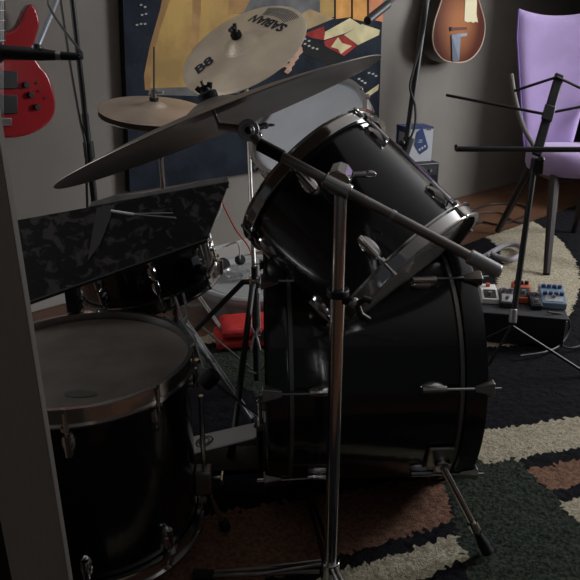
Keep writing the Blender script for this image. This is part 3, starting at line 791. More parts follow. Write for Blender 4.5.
# --------------------------------------------------------------- red guitar on the wall
root_p = W(10, 130, .0)
root = thing('electric_guitar', W(8, 136, .07), 'red electric guitar hanging on the wall at the far left', 'guitar')
def outline(pts, n=5, fn=W, off=.1): # closed smooth outline
    p = [V3((x, y, 0)) for x, y in pts]; N = len(p); out = []
    for i in range(N):
        a_, b_, c_, d_ = p[i-1], p[i], p[(i+1) % N], p[(i+2) % N]
        for k in range(n):
            t = k/n; q = .5*((2*b_)+(c_-a_)*t+(2*a_-5*b_+4*c_-d_)*t*t+(3*b_-a_-3*c_+d_)*t**3); out.append(fn(q.x, q.y, off))
    return out
go = .10
body = [(26, 9), (32, 4), (38, 12), (40, 25), (36, 40), (35, 55), (41, 66), (49, 76), (55, 95), (55, 113), (46, 126), (29, 135), (8, 138), (-16, 134), (-33, 120), (-38, 100), (-33, 80), (-24, 62), (-26, 48), (-30, 30), (-24, 18), (-14, 24), (-6, 32), (8, 32), (17, 27), (22, 18)]
mb = MB(); mb.prism(outline(body, 5, W, go), -WN*.045); gb = mb.build('body', redg, root, bevel=.008, seg=3)
def wquad(mb, x0, y0, x1, y1, off, th_): mb.prism([W(x0, y0, off), W(x1, y0, off), W(x1, y1, off), W(x0, y1, off)], -WN*th_)
mb = MB(); mb.prism([W(-7, -160, go+.012), W(5, -160, go+.012), W(6, 42, go+.012), W(-8, 42, go+.012)], -WN*.03); nk = mb.build('neck', mat('fretboard', (.05, .035, .028), 0, .5), root, bevel=.003)
mb = MB()
for k in range(14): wquad(mb, -7, -90+k*10, 5.4, -89.2+k*10, go+.0135, .002)
mb.build('frets', silver, nk, smooth=0)
for (y0, y1) in ((48, 58), (71, 89), (95, 114)):
    mb = MB(); wquad(mb, -16, y0, 18, y1, go+.010, .012); mb.build('pickup', blackpl, root, bevel=.003)
mb = MB(); wquad(mb, -14, 118, 12, 126, go+.010, .012); mb.build('bridge', dullchrome, root, bevel=.002)
for (x, y) in ((25, 85), (30, 95), (36, 107)):
    mb = MB(); c = W(x, y, go); mb.tube([c, c+WN*.016], .011, 14); mb.build('knob', blackpl, root, bevel=.002)
for (x, y) in ((36.5, 83), (39, 91), (45, 98)):
    mb = MB(); c = W(x, y, go); mb.tube([c, c+WN*.006], .004, 10); mb.build('screw', blackmt, root)
mb = MB()
for k in range(5): mb.tube([W(-5+k*2, -160, go+.020), W(-5+k*2, 120, go+.020)], .0006, 5)
mb.build('strings', silver, root, smooth=0)

# --------------------------------------------------------------- sunburst guitar
root = thing('hollow_guitar', W(457, 62, .06), 'sunburst hollow guitar hanging on the wall above the boxed amplifier', 'guitar')
so = .16
body = [(457, 62.5), (444, 60), (435, 50), (432.5, 37), (434.5, 22), (439, 8), (443, -6), (443, -20), (439, -34), (441, -48), (450, -56), (461, -58), (472, -55), (480, -46), (482, -33), (477, -19), (477, -6), (481, 8), (484.5, 22), (484, 36), (479, 50), (469, 60)]
ol = outline(body, 5, W, so)
m_sb, mp, tc, nt, b = sunburst()
cen = W(459, 25, so)-W(457, 62, .06)
mp.inputs['Location'].default_value = -cen
nt.links.new(tc.outputs['Object'], mp.inputs['Vector'])
vl = nt.nodes.new('ShaderNodeVectorMath'); vl.operation = 'LENGTH'; nt.links.new(mp.outputs[0], vl.inputs[0])
rp = nt.nodes.new('ShaderNodeValToRGB'); nt.links.new(vl.outputs['Value'], rp.inputs['Fac'])
rp.color_ramp.elements[0].position = .06; rp.color_ramp.elements[0].color = (.42, .17, .075, 1)
rp.color_ramp.elements[1].position = .22; rp.color_ramp.elements[1].color = (.10, .028, .02, 1)
nt.links.new(rp.outputs['Color'], b.inputs['Base Color'])
mb = MB(); mb.prism(ol, -WN*.09, 0, side=1); mb.build('body', [m_sb, mat('dark_mahogany', (.022, .01, .008), 0, .35)], root, smooth=40)
mb = MB(); mb.tube(ol+[ol[0]], .004, 8, caps=False); mb.build('edge_binding', binding, root)
mb = MB(); mb.prism([W(451, 35, so+.004), W(460.5, 33, so+.02), W(458.5, 61, so+.02), W(452, 62, so+.004)], WN*.004); mb.build('tailpiece', tail, root, smooth=0)
mb = MB(); wquad(mb, 455.5, 34, 465, 36.2, so+.03, .028)
mb.v = []; mb.f = []; mb.m = []
mb.prism([W(456, 34.2, so+.012), W(466.5, 33, so+.012), W(466, 36, so+.012), W(456, 37.2, so+.012)], WN*.006); mb.build('tailpiece_bar', mat('pale_steel', (.5, .56, .64), .5, .3), root, smooth=0)
mb = MB(); mb.prism([W(449.5, 27.5, so), W(466, 27, so), W(466, 29.5, so), W(449.5, 30.5, so)], WN*.006); mb.build('bridge', mat('bridge_wood', (.12, .04, .025), 0, .5), root, smooth=0, bevel=.001)
mb = MB(); mb.prism([W(449.5, 27, so+.001), W(451, 27, so+.001), W(451, 31, so+.001), W(449.5, 31, so+.001)], WN*.007); mb.build('bridge_foot', blackpl, root, smooth=0)
tp_ = [(465.5, -14), (476, -14), (476.5, 4), (476, 14), (477.5, 22.5), (475, 21.5), (473, 23), (470.5, 21.5), (468, 22.5), (464, 21), (464.5, 8)]
mb = MB(); mb.prism([W(x, y, so+.0005) for x, y in tp_], WN*.003); mb.build('pickguard', cream_tape, root, smooth=0)
mb = MB(); mb.prism([W(456, -160, so+.01), W(466, -160, so+.01), W(466, -40, so+.01), W(456, -40, so+.01)], -WN*.03); mb.build('neck', mat('fretboard', (.05, .035, .028), 0, .5), root, bevel=.003)
mb = MB(); mb.tube([W(460, -4, so-.0005), W(460, -4, so+.0015)], .010, 20); mb.build('sound_hole', blackpl, root)

# --------------------------------------------------------------- amplifier and box
ca = P(408, 166, 3.30); az = ca.z
ad = WD; an = WN
wid = .42
A0 = P(440, 162, 3.36)                                      # right front top corner
Af = V3((A0.x, A0.y, 0)); hA = A0.z
sx = (V3((math.cos(math.radians(20)), math.sin(math.radians(20)), 0))); sn = V3((sx.y, -sx.x, 0))
root = thing('guitar_amplifier', Af-sx*.20-sn*.12, 'dark guitar amplifier against the wall under the white and blue box', 'amplifier')
R = rot(sx, -sn, V3((0, 0, 1)))
mb = MB(); mb.box(Af-sx*.20-sn*.12+V3((0, 0, hA/2)), .40, .24, hA, R); mb.build('cabinet', blackpl, root, bevel=.008)
mb = MB(); mb.box(Af-sx*.20+sn*.002+V3((0, 0, hA*.42)), .34, .008, hA*.72, R); mb.build('grille', ampgr, root)
mb = MB(); mb.box(Af-sx*.20+sn*.002+V3((0, 0, hA-.038)), .36, .006, .05, R); mb.build('control_panel', mat('panel_grey', (.05, .055, .065), .2, .4), root)
for k in range(5):
    q = Af-sx*(.06+k*.06)+sn*.006+V3((0, 0, hA-.038)); mb = MB(); mb.tube([q, q+sn*.012], .009 if k else .006, 12); mb.build('knob', silver if k == 0 else blackpl, root)
# box
bx_top = A0.z
F0 = P(410, 162, 3.27); F1 = P(430.5, 158, 3.30)
F0 = V3((F0.x, F0.y, 0)); F1 = V3((F1.x, F1.y, 0))
bxd = V3((math.cos(math.radians(12)), math.sin(math.radians(12)), 0)); bn = V3((bxd.y, -bxd.x, 0))
bc = P(418, 160, 3.36); bc = V3((bc.x, bc.y, 0))+V3((0, .0, 0)); bw, bh_, bdp = .145, .174, .14
Rb = rot(bxd, -bn, V3((0, 0, 1)))
root = thing('cardboard_box', V3((bc.x, bc.y, bx_top)), 'white and blue product box standing on top of the amplifier', 'box')
mb = MB(); mb.box(V3((bc.x, bc.y, bx_top+bh_/2+.001))-bn*(bdp/2), bw, bdp, bh_, Rb); mb.build('carton', boxw, root, smooth=0, bevel=.0015)
def bq(u, v, o2=0): return V3((bc.x, bc.y, bx_top+.001))+bxd*u+bn*o2+V3((0, 0, v))
mb = MB(); t_ = V3((bc.x, bc.y, bx_top+bh_+.0016)); mb.box(t_-bn*(bdp/2), bw+.002, bdp+.002, .001, Rb)
for a_, b_ in ((-bw/2-.001, .0),): mb.box(t_-bn*(bdp/2)-bxd*(bw/2+.001)+V3((0, 0, -.014)), .0012, bdp, .028, Rb)
mb.box(t_+bn*.001+V3((0, 0, -.004)), bw, .0012, .010, Rb)
mb.box(t_-bxd*(bw/2+.001)-bn*(bdp-.02)+V3((0, 0, -bh_/2)), .0012, .035, bh_, Rb)
mb.build('blue_lid_print', bluem, root, smooth=0)
mb = MB(); mb.prism([bq(-.018, .150, .001), bq(.012, .172, .001), bq(.050, .075, .001), bq(.046, .062, .001), bq(.008, .038, .001), bq(-.026, .085, .001)], bn*.0008); mb.build('blue_picture', bluem, root, smooth=0)
mb = MB()
for (u, v, w_, h__) in ((.004, .062, .010, .012), (.018, .070, .010, .012), (.032, .078, .009, .012), (.004, .100, .022, .004), (.006, .110, .018, .004)):
    mb.box(bq(u, v, .0024), w_, .001, h__, Rb)
mb.build('picture_highlights', boxw, root, smooth=0)
mb = MB(); mb.box(bq(.048, .165, .0012), .022, .001, .012, Rb); mb.box(bq(.022, .168, .0012), .016, .001, .006, Rb); mb.build('print_mark', mat('print_grey', (.14, .15, .2), 0, .6), root, smooth=0)

# --------------------------------------------------------------- purple chair
cxp = 1.385; cy0 = 3.02                                       # seat front y
sy = 3.30; sh = .495
cxr = V3((cxp+.055, sy, 0))
root = thing('dining_chair', cxr, 'tall-backed lilac velvet chair with dark splayed legs at the right', 'chair')
# seat cushion: superellipse
mb = MB(); vs = []; fs = []; n = 48
rings = [(.86, -.055), (.95, -.052), (1.0, -.03), (1.0, .0), (.97, .022), (.88, .036), (.6, .044), (.25, .047)]
for (s_, h_) in rings:
    for k in range(n):
        a_ = 2*PI*k/n; ca_, sa_ = math.cos(a_), math.sin(a_); e_ = 2/2.7
        vs.append(cxr+V3((.225*s_*math.copysign(abs(ca_)**e_, ca_), .235*s_*math.copysign(abs(sa_)**e_, sa_), sh-.024+h_*1.25)))
for i in range(len(rings)-1):
    for k in range(n): a_ = i*n+k; b_ = i*n+(k+1) % n; fs.append((a_, b_, b_+n, a_+n))
fs.append(tuple(range(n-1, -1, -1))); fs.append(tuple(range((len(rings)-1)*n, len(rings)*n)))
mb.add(vs, fs); mb.build('seat', purple, root, smooth=60)
# back
def backpt(u, v, side):   # u -1..1, v 0..1 bottom->top ; side 0 front 1 rear
    hw = .125+.085*min(1, v*1.25)**.9
    z = sh-.02+v*(.70+.03*(abs(u)**2)*0)
    topc = -.035*(1-abs(u)**2.2)*max(0, (v-.8)/.2)
    rc_ = 1
    y = sy+.20+.10*v**1.3+(.02*(1-u*u))+ (0.0 if side == 0 else .05)
    return V3((cxp-.005+u*hw, y, z+topc))
mb = MB(); nu_, nv_ = 20, 26; vs = []; fs = []
for side in (0, 1):
    for j_ in range(nv_+1):
        for i in range(nu_+1):
            u = -1+2*i/nu_; v = j_/nv_
            p = backpt(u, v, side)
            edge = max(abs(u)**10, (abs(2*v-1))**30)
            p.y += (.018*edge if side == 0 else -.018*edge)
            vs.append(p)
def vi(s_, i, j_): return s_*(nu_+1)*(nv_+1)+j_*(nu_+1)+i
for s_ in (0, 1):
    for j_ in range(nv_):
        for i in range(nu_): fs.append((vi(s_, i, j_), vi(s_, i+1, j_), vi(s_, i+1, j_+1), vi(s_, i, j_+1)))
for j_ in range(nv_):
    fs.append((vi(0, 0, j_), vi(0, 0, j_+1), vi(1, 0, j_+1), vi(1, 0, j_))); fs.append((vi(0, nu_, j_), vi(0, nu_, j_+1), vi(1, nu_, j_+1), vi(1, nu_, j_)))
for i in range(nu_):
    fs.append((vi(0, i, 0), vi(0, i+1, 0), vi(1, i+1, 0), vi(1, i, 0))); fs.append((vi(0, i, nv_), vi(0, i+1, nv_), vi(1, i+1, nv_), vi(1, i, nv_)))
mb.add(vs, fs); bk = mb.build('backrest', purple, root, smooth=60)
b = bk.modifiers.new('bevel', 'BEVEL'); b.width = .008; b.segments = 3; b.angle_limit = math.radians(50)
mb = MB(); mb.tube([backpt(-1, v/20, 0)+V3((-.003, .012, 0)) for v in range(20)]+[backpt(-1, 1, 0)+V3((-.002, .012, -.004))], .005, 8); mb.build('side_piping', purple2, bk)
mb = MB()
RL = [P(511, 74, 3.38), P(515, 98, 3.38), P(523, 126, 3.36), P(535, 148, 3.33), P(545, 166, 3.32)]
mb.tube(arc(RL), .012, 10)
mb.build('side_rail', mat('rail_grey', (.16, .15, .14), .3, .45), root)
mb = MB()
mb.tube(arc([V3((2*cxp-.01-q_.x, q_.y, q_.z)) for q_ in RL]), .012, 10)
mb.build('side_rail', mat('rail_grey', (.16, .15, .14), .3, .45), root)
mb = MB(); mb.box(cxr+V3((0, 0, sh-.10)), .34, .34, .035); mb.build('seat_frame', woodleg, root, bevel=.006)
f1 = G(546, 277); f2 = G(497, 234)
for (p0, p1) in ((cxr+V3((-.155, -.155, sh-.09)), f1), (cxr+V3((-.155, .155, sh-.09)), f2), (cxr+V3((.155, -.155, sh-.09)), V3((2*cxp-f1.x, f1.y, 0))), (cxr+V3((.155, .155, sh-.09)), V3((2*cxp-f2.x, f2.y, 0)))):
    p1 = V3((p1.x, p1.y, .014)); mb = MB(); mb.tube(arc([p0, p0.lerp(p1, .5)+V3((0, 0, 0)), p1], 4), .015, 10, rs=[.026-.010*k/8 for k in range(9)]); mb.build('leg', woodleg, root)

# --------------------------------------------------------------- folding wire music stand
hubp = P(513, 322, 2.06)
z0 = 2.06
bse = V3((hubp.x, hubp.y, 0))
root = thing('folding_music_stand', bse, 'black folding wire music stand in front of the lilac chair', 'stand')
pl = [P(513, 322, z0), P(513, 309, z0)]
pm_ = P(534, 168, z0-.02); pt = P(560, 74, z0-.02)
mb = MB(); mb.tube([P(513, 318, z0), pm_], .0095, 12); mb.build('pole', blackmt, root)
mb = MB(); mb.tube([P(513.4, 309, z0-.001), P(512.6, 323, z0-.001)], .0125, 14); mb.build('pole_end', silver, root, bevel=.002)
sd = (pt-pm_).normalized(); sx_ = RT; 
mb = MB(); a_ = P(536, 156, z0-.03); dd = (pt-a_); L_ = dd.length; dd.normalize(); xx = dd.cross(V3((0, -1, .0))).normalized(); yy = dd.cross(xx)
mb.box((a_+pt)/2, .032, .010, L_, rot(xx, yy, dd)); sp = mb.build('desk_spine', blackmt, root, bevel=.006)
mb = MB(); mb.box(P(548.5, 113, z0-.036), .036, .008, .05, rot(xx, yy, dd)); mb.build('spine_bracket', mat('bracket_dark', (.06, .055, .06), .4, .4), sp, bevel=.003)
def arm(pts):
    mb = MB(); mb.tube([P(x, y, z) for x, y, z in pts], .0045, 8); mb.build('desk_arm', blackmt, root)
arm([(514, 91, z0+.02), (557, 77, z0-.03), (604, 99, z0+.02)])
arm([(446, 95, z0+.02), (544, 114, z0-.03), (640, 95, z0+.02)])
mb = MB(); mb.tube([P(456, 149, z0-.06), P(536, 149.5, z0-.06), P(640, 149.5, z0-.06)], .0085, 8); mb.tube([P(456, 149, z0-.06), P(456, 146, z0-.10)], .005, 8); mb.build('ledge', blackmt, root)
mb = MB(); mb.box(P(537, 166, z0-.02), .035, .03, .05); mb.ball(P(541, 160, z0-.04), .012); mb.build('tilt_clamp', blackpl, root, bevel=.004)
kb = P(512, 326, z0)
mb = MB(); mb.tube([P(513, 322, z0), V3((kb.x, kb.y, kb.z-.01))], .006, 8); mb.build('leg_hub', blackmt, root)
for (x, y) in ((590, 376), (484, 372), (462, 350)):
    e_ = G(x, y, .014); mb = MB(); mb.tube([V3((kb.x, kb.y, max(.03, kb.z))), e_], .0048, 8); lg = mb.build('leg', blackmt, root)
    mb = MB(); d_ = (e_-kb).normalized(); mb.tube([e_-d_*.02, e_+d_*.01], .008, 8); mb.build('rubber_foot', rubber, lg)

# --------------------------------------------------------------- pedalboard
pb0 = G(480, 345); pb1 = G(556, 352)
bxv = (pb1-pb0); wl = bxv.length; bxv.normalize(); byv = V3((-bxv.y, bxv.x, 0))
hbx = .105
root = thing('pedalboard', (pb0+pb1)/2+byv*.12, 'black box pedalboard on the rug beside the bass drum', 'pedalboard')
Rp = rot(bxv, byv, V3((0, 0, 1)))
cpb = (pb0+pb1)/2+byv*.12-bxv*.01
mb = MB(); mb.box(cpb+V3((0, 0, .018+hbx/2)), wl+.06, .24, hbx, Rp); mb.build('case', blackpl, root, bevel=.006)
mb = MB(); mb.box(cpb+V3((0, 0, hbx+.0205)), wl+.07, .25, .008, Rp); mb.build('top_panel', mat('panel_dark', (.05, .052, .055), .2, .5), root, bevel=.002)
tpz = .018+hbx+.0065
def onb(x, y): return G(x, y, tpz+.02)
def pedal(x, y, w, d, h, m, label, nk, km, ang=0, plate=None, foot=silver, rows=1):
    c = G(x, y, tpz); c.z = tpz
    r = Matrix.Rotation(ang, 3, 'Z') @ Rp
    rt = thing('effects_pedal', c, label, 'effects pedal', 'effects pedals on the board')
    mb = MB()
    X_ = r @ V3((1, 0, 0)); Y_ = r @ V3((0, 1, 0)); Zv = V3((0, 0, 1))
    pr = [(-d/2, 0), (d/2, 0), (d/2, h*1.25), (d*.05, h*1.15), (-d/2, h*.6)]
    pts = [c+Y_*a_+Zv*b_-X_*w/2+Zv*.001 for a_, b_ in pr]; mb.prism(pts, X_*w); mb.build('housing', m, rt, smooth=0, bevel=.003)
    mb = MB(); pts = [c+Y_*(-d*.44)+Zv*(h*.64), c+Y_*(-d*.02)+Zv*(h*1.1)]
    mb.prism([pts[0]-X_*w*.36, pts[0]+X_*w*.36, pts[1]+X_*w*.36, pts[1]-X_*w*.36], Zv*.004); tr = mb.build('treadle', plate or blackpl, rt, smooth=0, bevel=.001)
    mb = MB(); q = c+Y_*(-d*.26)+Zv*(h*.86); mb.tube([q, q+Zv*.012], .007, 10); mb.build('foot_switch', foot, rt)
    for rw in range(rows):
        for k in range(nk):
            q = c+X_*((k-(nk-1)/2)*w*.8/max(1, nk-.4))+Y_*(d*(.28-rw*.42))+Zv*(h*(1.18-rw*.2))
            mb = MB(); mb.tube([q, q+Zv*.013], min(.008, w*.36/nk), 10); mb.build('knob', km, rt)
    return rt
pedal(488, 299, .060, .105, .032, white, 'white effects pedal with a red top knob, nearest the bass drum', 1, orange, .1, plate=blackpl)
pedal(506, 303, .052, .10, .030, mat('dark_enamel', (.035, .037, .045), .2, .4), 'dark grey effects pedal between the white and the orange pedals', 2, silver, -.05, plate=silver)
pedal(521, 298, .062, .115, .036, orange, 'orange effects pedal just behind the music stand pole', 3, blackpl, .05, plate=blackpl)
pedal(534, 306, .040, .08, .028, blackpl, 'small black effects pedal left of the blue one', 2, silver, .1, plate=mat('dark_enamel', (.035, .037, .045), .2, .4))
pedal(551, 303, .084, .125, .038, bluep, 'wide pale blue effects pedal with two rows of dark knobs at the right end', 4, bluem, .0, plate=mat('pale_enamel', (.42, .46, .5), .1, .4), rows=2)

# --------------------------------------------------------------- cables
def cable(name, pts, r, m, label, cat='cable', n=8):
    mb = MB(); mb.tube(arc(pts, 8), r, n); return tag(mb.build(name, m), label, cat)
h_ = .026
cable('cable', [G(548, 312, .14), G(566, 316, .12), G(569, 330, .06), G(560, 345, h_), G(545, 352, h_), G(520, 356, h_)], .004, mat('cable_grey', (.06, .06, .06), 0, .4), 'dark cable looping off the right end of the pedalboard')
cable('cable', [G(556, 340, h_), G(568, 348, h_), G(585, 344, h_), G(610, 330, h_)], .004, mat('cable_grey', (.06, .06, .06), 0, .4), 'dark cable on the rug right of the pedalboard leaving the frame')
cable('cable', [G(463, 232, .008), G(480, 222, .008), G(500, 224, .008), G(528, 214, .008), G(520, 205, .008), G(492, 204, .008), G(470, 210, .008), G(455, 205, .008)], .006, cableb, 'black cable tangled on the wood floor by the wall')
cable('cable', [G(452, 222, .008), G(475, 213, .022), G(500, 213, .008), G(515, 222, .008), G(532, 222, .01)], .005, cableb, 'thinner black cable lying across the wood floor near the chair leg')
tagp = cable('coiled_sleeve', [G(463, 264, .03), G(478, 260, .03), G(492, 252, .035), G(506, 245, .035), G(519, 246, .035), G(521, 253, .035), G(510, 260, .035), G(498, 257, .035), G(491, 253, .052)], .013, cableg, 'thick pale grey sleeved cable looped on the rug behind the pedals', n=12)
cable('cable', [P(217, 195, 2.35), P(221, 205, 2.36), P(217, 216, 2.37), P(209, 226, 2.38), P(205, 240, 2.40), G(196, 300, .02)], .0045, cablew, 'white cable curving down behind the snare drum')
cable('cord', [P(216, 180, 2.5), P(222, 202, 2.5), P(236, 230, 2.5), P(248, 246, 2.5), G(254, 262, .12)], .003, cabler, 'thin red cord hanging behind the drums')

# --------------------------------------------------------------- grey tub and things behind
tc_ = G(262, 277, .12); tr_ = .275
root = thing('plastic_tub', (tc_.x, tc_.y, 0), 'low round grey plastic tub with a lid on the floor behind the crash stand', 'tub')
M = Matrix.Translation((tc_.x, tc_.y, 0)); MLid = M @ Matrix.Translation((0, 0, .006))
mb = MB(); mb.lathe([(0, .001), (tr_*.84, .001), (tr_*.88, .01), (tr_*.96, .11)], M, 72); mb.build('tub_body', greytub, root)
mb = MB(); mb.lathe([(0, .112), (tr_*.80, .112), (tr_*.82, .118), (tr_*.85, .118), (tr_*.87, .113), (tr_*.9, .122), (tr_*.97, .124), (tr_, .118), (tr_*1.0, .100), (tr_*.97, .097), (tr_*.965, .085), (tr_*.95, .084)], MLid, 72); mb.build('lid', mat('lid_grey', (.42, .43, .43), 0, .35), root)
# headset on the lid
hc_ = G(230, 268, .135)
root = thing('headphones', V3((hc_.x, hc_.y, .125)), 'white headphones with black ear pads lying on the grey tub lid', 'headphones')
e1, e2 = G(223, 265, .155), G(240, 260, .15)
for e_ in (e1, e2):
    mb = MB(); d_ = D(.6, .3, .75); mb.tube([e_-d_*.012, e_+d_*.014], .030 if e_ is e1 else .022, 18); mb.build('ear_pad', felt, root, bevel=.006)
mb = MB(); mb.tube(arc([e1, P(214, 254, 2.45), P(212, 250, 2.55), P(226, 246, 2.7), P(238, 243, 2.6), e2], 6), .004, 8); mb.build('headband', cablew, root)
mb = MB(); random.seed(3)
cbag = G(236, 276, .13)
vs_ = []; n = 14
prof = [(math.sin(PI*i/8), -math.cos(PI*i/8)) for i in range(9)]
mb.lathe([(r*.055, .022+h*.022) for r, h in prof], Matrix.Translation((cbag.x, cbag.y, .1195)), 18)
for v in mb.v:
    d_ = noise.noise_vector(v*40)*.012; v.x += d_.x; v.y += d_.y; v.z = max(.1195, v.z+d_.z)
tag(mb.build('plastic_bag', clearish, smooth=20), 'small crumpled clear plastic bag on the grey tub lid', 'bag')
# red folded cloth
random.seed(5)
rc0 = G(244, 332, .02); 
for k, (lab) in enumerate(('red folded cloth, the lower one of two beside the grey tub', 'red folded cloth lying on top of another beside the grey tub')):
    mb = MB(); nx, ny = 22, 14; vs = []; fs = []
    cx_, cy_ = rc0.x+.02+.02*k, rc0.y-.055
    z_ = .0195+.042*k
    ux = V3((math.cos(.2), math.sin(.2), 0)); uy = V3((-ux.y, ux.x, 0))
    top_ = []
    for side in (0, 1):
        for j_ in range(ny+1):
            for i in range(nx+1):
                u = -1+2*i/nx; v = -1+2*j_/ny
                p = V3((cx_, cy_, 0))+ux*u*.12+uy*v*.075
                ed = max(abs(u)**8, abs(v)**8)
                hgt = .036*(1-.3*ed)+noise.noise(V3((u*2.2, v*2.2, k*5)))*.003
                p.z = z_ + (hgt if side else .0)
                p += ux*noise.noise(V3((v*3, u, side+k)))*.006
                vs.append(p)
    def vi2(s_, i, j_): return s_*(nx+1)*(ny+1)+j_*(nx+1)+i
    for s_ in (0, 1):
        for j_ in range(ny):
            for i in range(nx): fs.append((vi2(s_, i, j_), vi2(s_, i+1, j_), vi2(s_, i+1, j_+1), vi2(s_, i, j_+1)))
    for j_ in range(ny):
        for i in (0, nx): fs.append((vi2(0, i, j_), vi2(0, i, j_+1), vi2(1, i, j_+1), vi2(1, i, j_)))
    for i in range(nx):
        for j_ in (0, ny): fs.append((vi2(0, i, j_), vi2(0, i+1, j_), vi2(1, i+1, j_), vi2(1, i, j_)))
    mb.add(vs, fs); tag(mb.build('folded_cloth', redcloth, smooth=50, bevel=.006), lab, 'cloth', 'red folded cloths')

# --------------------------------------------------------------- mic stands
# left: tall stand with boom and microphone
zb = 1.95
pa, pbm = P(68, -40, zb), P(96, 205, zb)
bL = V3((P(90, 160, zb).x, P(90, 160, zb).y, 0))
root = thing('microphone_stand', bL, 'black microphone boom stand in front of the wall beside the red guitar', 'stand')
rr_ = ray(97, 200); 
mb = MB(); mb.tube([V3((bL.x, bL.y, .06)), V3((bL.x, bL.y, .82))], .0105, 12); mb.build('lower_tube', blackmt, root)
ptop_ = V3((bL.x, bL.y, 1.50))
mb = MB(); mb.tube([V3((bL.x, bL.y, .78)), ptop_], .008, 12); mb.build('upper_tube', blackmt, root)
mb = MB(); hcl = CAM.z+ray(88, 150).z*(bL.y/ray(88, 150).y); mb.tube([V3((bL.x, bL.y, hcl-.025)), V3((bL.x, bL.y, hcl+.025))], .016, 12); mb.build('height_clutch', blackpl, root, bevel=.003)
bt_ = P(37, 48, 1.35)
mb = MB(); mb.tube([ptop_, P(62, -12, 1.45), bt_], .0055, 10); mb.build('boom', mat('blued_chrome', (.35, .38, .45), .9, .3), root)
mb = MB(); mb.tube([bt_+UP*.006, bt_-UP*.016], .011, 12); mb.box(bt_-UP*.010, .03, .02, .018); mb.build('mic_clip', blackpl, root, bevel=.003)
tripod(root, V3((bL.x, bL.y, .12)), .05, .26, (math.radians(60), math.radians(180), math.radians(300)), blackmt, r=.0075, brace=False)
# microphone
root = thing('microphone', P(30, 54, 1.35), 'black microphone held sideways in the boom clip at the upper left', 'microphone')
m0, m1, m2, m3 = P(-22, 51, 1.33), P(0, 52, 1.35), P(40, 54.5, 1.35), P(56, 55.5, 1.35)
ax_ = (m3-m0).normalized()
mb = MB(); mb.tube([m1, m2, m3], .012, 18, rs=[.0150, .0125, .0095]); mb.build('handle', blackpl, root)
mb = MB(); mb.ball(m1-ax_*.014, .026, (1, 1, 1)); mb.build('grille_ball', mat('mesh_grille', (.06, .06, .065), .6, .5, bump=.8, bscale=900), root)
mb = MB(); mb.tube([m3, m3+ax_*.010], .0092, 14); mb.build('end_ring', silver, root)
root = thing('cable', m3+ax_*.01, 'microphone cable with a black plug looping up out of frame at the upper left', 'cable')
mb = MB(); mb.tube([m3+ax_*.010, m3+ax_*.040, m3+ax_*.055], .008, 12, rs=[.0088, .0078, .0045]); mb.build('plug', blackpl, root)
mb = MB(); mb.tube(arc([m3+ax_*.052, P(80, 57.5, 1.35), P(83, 54.5, 1.35), P(78, 48, 1.35), P(64, 30, 1.35), P(52, 12, 1.35), P(47, -4, 1.35), P(50, -40, 1.38)], 6), .0028, 8); mb.build('cord', mat('cable_mid', (.09, .09, .095), 0, .4), root)
cable('cable', [P(55, -40, 1.90), P(62, 10, 1.90), P(71, 70, 1.90), P(80, 120, 1.91), P(85.5, 148, 1.92), V3((bL.x-.02, bL.y-.012, .55)), V3((bL.x-.05, bL.y-.05, .03))], .0038, cableb, 'black cable hanging beside the left microphone stand pole')

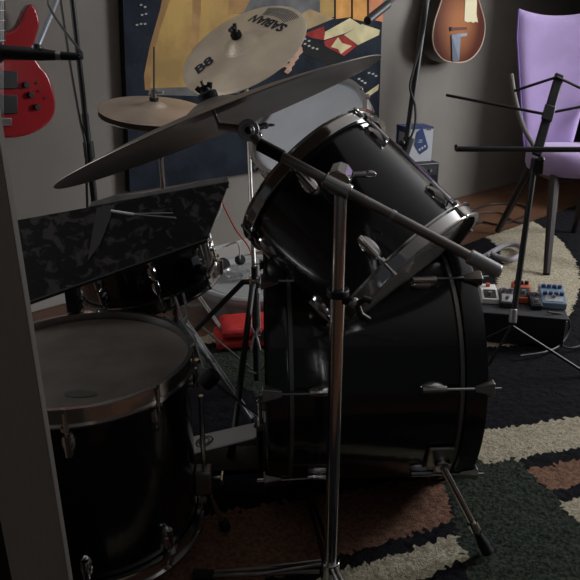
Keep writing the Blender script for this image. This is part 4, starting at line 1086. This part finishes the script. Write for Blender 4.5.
# right mic stand
zr = 2.42
q1 = P(405, 152, zr); q2 = P(429, -20, zr-.05)
f_ = V3((q1.x-.0, q1.y+.02, 0))
root = thing('microphone_stand', f_, 'black boom microphone stand in front of the white and blue box', 'stand')
mb = MB(); mb.tube([V3((q1.x-.01, q1.y, .10)), q1], .011, 12); mb.build('lower_tube', blackmt, root)
mb = MB(); mb.tube([q1, q2, P(434, -60, zr-.06)], .0115, 12, rs=[.010, .013, .013]); mb.build('upper_tube', blackmt, root)
mb = MB(); mb.tube([P(403.5, 162, zr), P(409, 138, zr)], .019, 12, rs=[.011, .021]); mb.ball(P(402, 143, zr-.02), .012); mb.build('height_clutch', blackpl, root, bevel=.003)
mb = MB(); mb.tube([P(434, -60, zr-.06), P(410, -15, zr-.30), P(368, 20, zr-.5)], .008, 10); bo = mb.build('boom', blackmt, root)
mb = MB(); mb.tube([P(367, 21, zr-.5), P(388, 4, zr-.42)], .0125, 12); mb.build('boom_counterweight', blackpl, bo, bevel=.003)
tripod(root, V3((q1.x-.01, q1.y, .13)), .05, .24, (math.radians(60), math.radians(180), math.radians(300)), blackmt, r=.0075, brace=False)
zq = zr-.04
cable('cable', [P(425, -40, zq-.02), P(426, 10, zq-.02), P(421, 42, zq), P(413, 72, zq), P(410, 88, zq), P(415, 106, zq), P(415, 125, zq), P(410, 140, zq), P(404, 160, zq)], .0045, mat('cable_sheen', (.05, .05, .052), 0, .3), 'black cable wound loosely round the right microphone stand')

# --------------------------------------------------------------- light
def area(name, loc, target, sx, sy, e, c):
    l = bpy.data.lights.new(name, 'AREA'); l.shape = 'RECTANGLE'; l.size = sx; l.size_y = sy; l.energy = e; l.color = c
    o = bpy.data.objects.new(name, l); col.objects.link(o); o.location = loc
    o.rotation_euler = (V3(target)-V3(loc)).to_track_quat('-Z', 'Y').to_euler(); return o
area('window_daylight', (RW+.10, (wy0+wy1)/2, (wz0+wz1)/2), (0, (wy0+wy1)/2, 1.6), wz1-wz0-.1, wy1-wy0-.1, 105, (.93, .96, 1.0))
lw = WA+WD*((s0+s1)/2)-WN*.10
area('added_left_light', (lw.x, lw.y, 1.55), (lw.x+WN.x*3, lw.y+WN.y*3, 1.3), s1-s0-.1, lz1-lz0-.1, 20, (.95, .97, 1.0))  # added light from the left, brightens the crash and the pale tom head
wd = bpy.data.worlds.new('world'); scene.world = wd; wd.use_nodes = True
bg = wd.node_tree.nodes['Background']; bg.inputs['Color'].default_value = (.80, .88, 1.0, 1); bg.inputs['Strength'].default_value = .035

vs_ = scene.view_settings
vs_.view_transform = 'Standard'; vs_.look = 'None'; vs_.exposure = 0.0; vs_.gamma = 1.0; vs_.use_curve_mapping = False
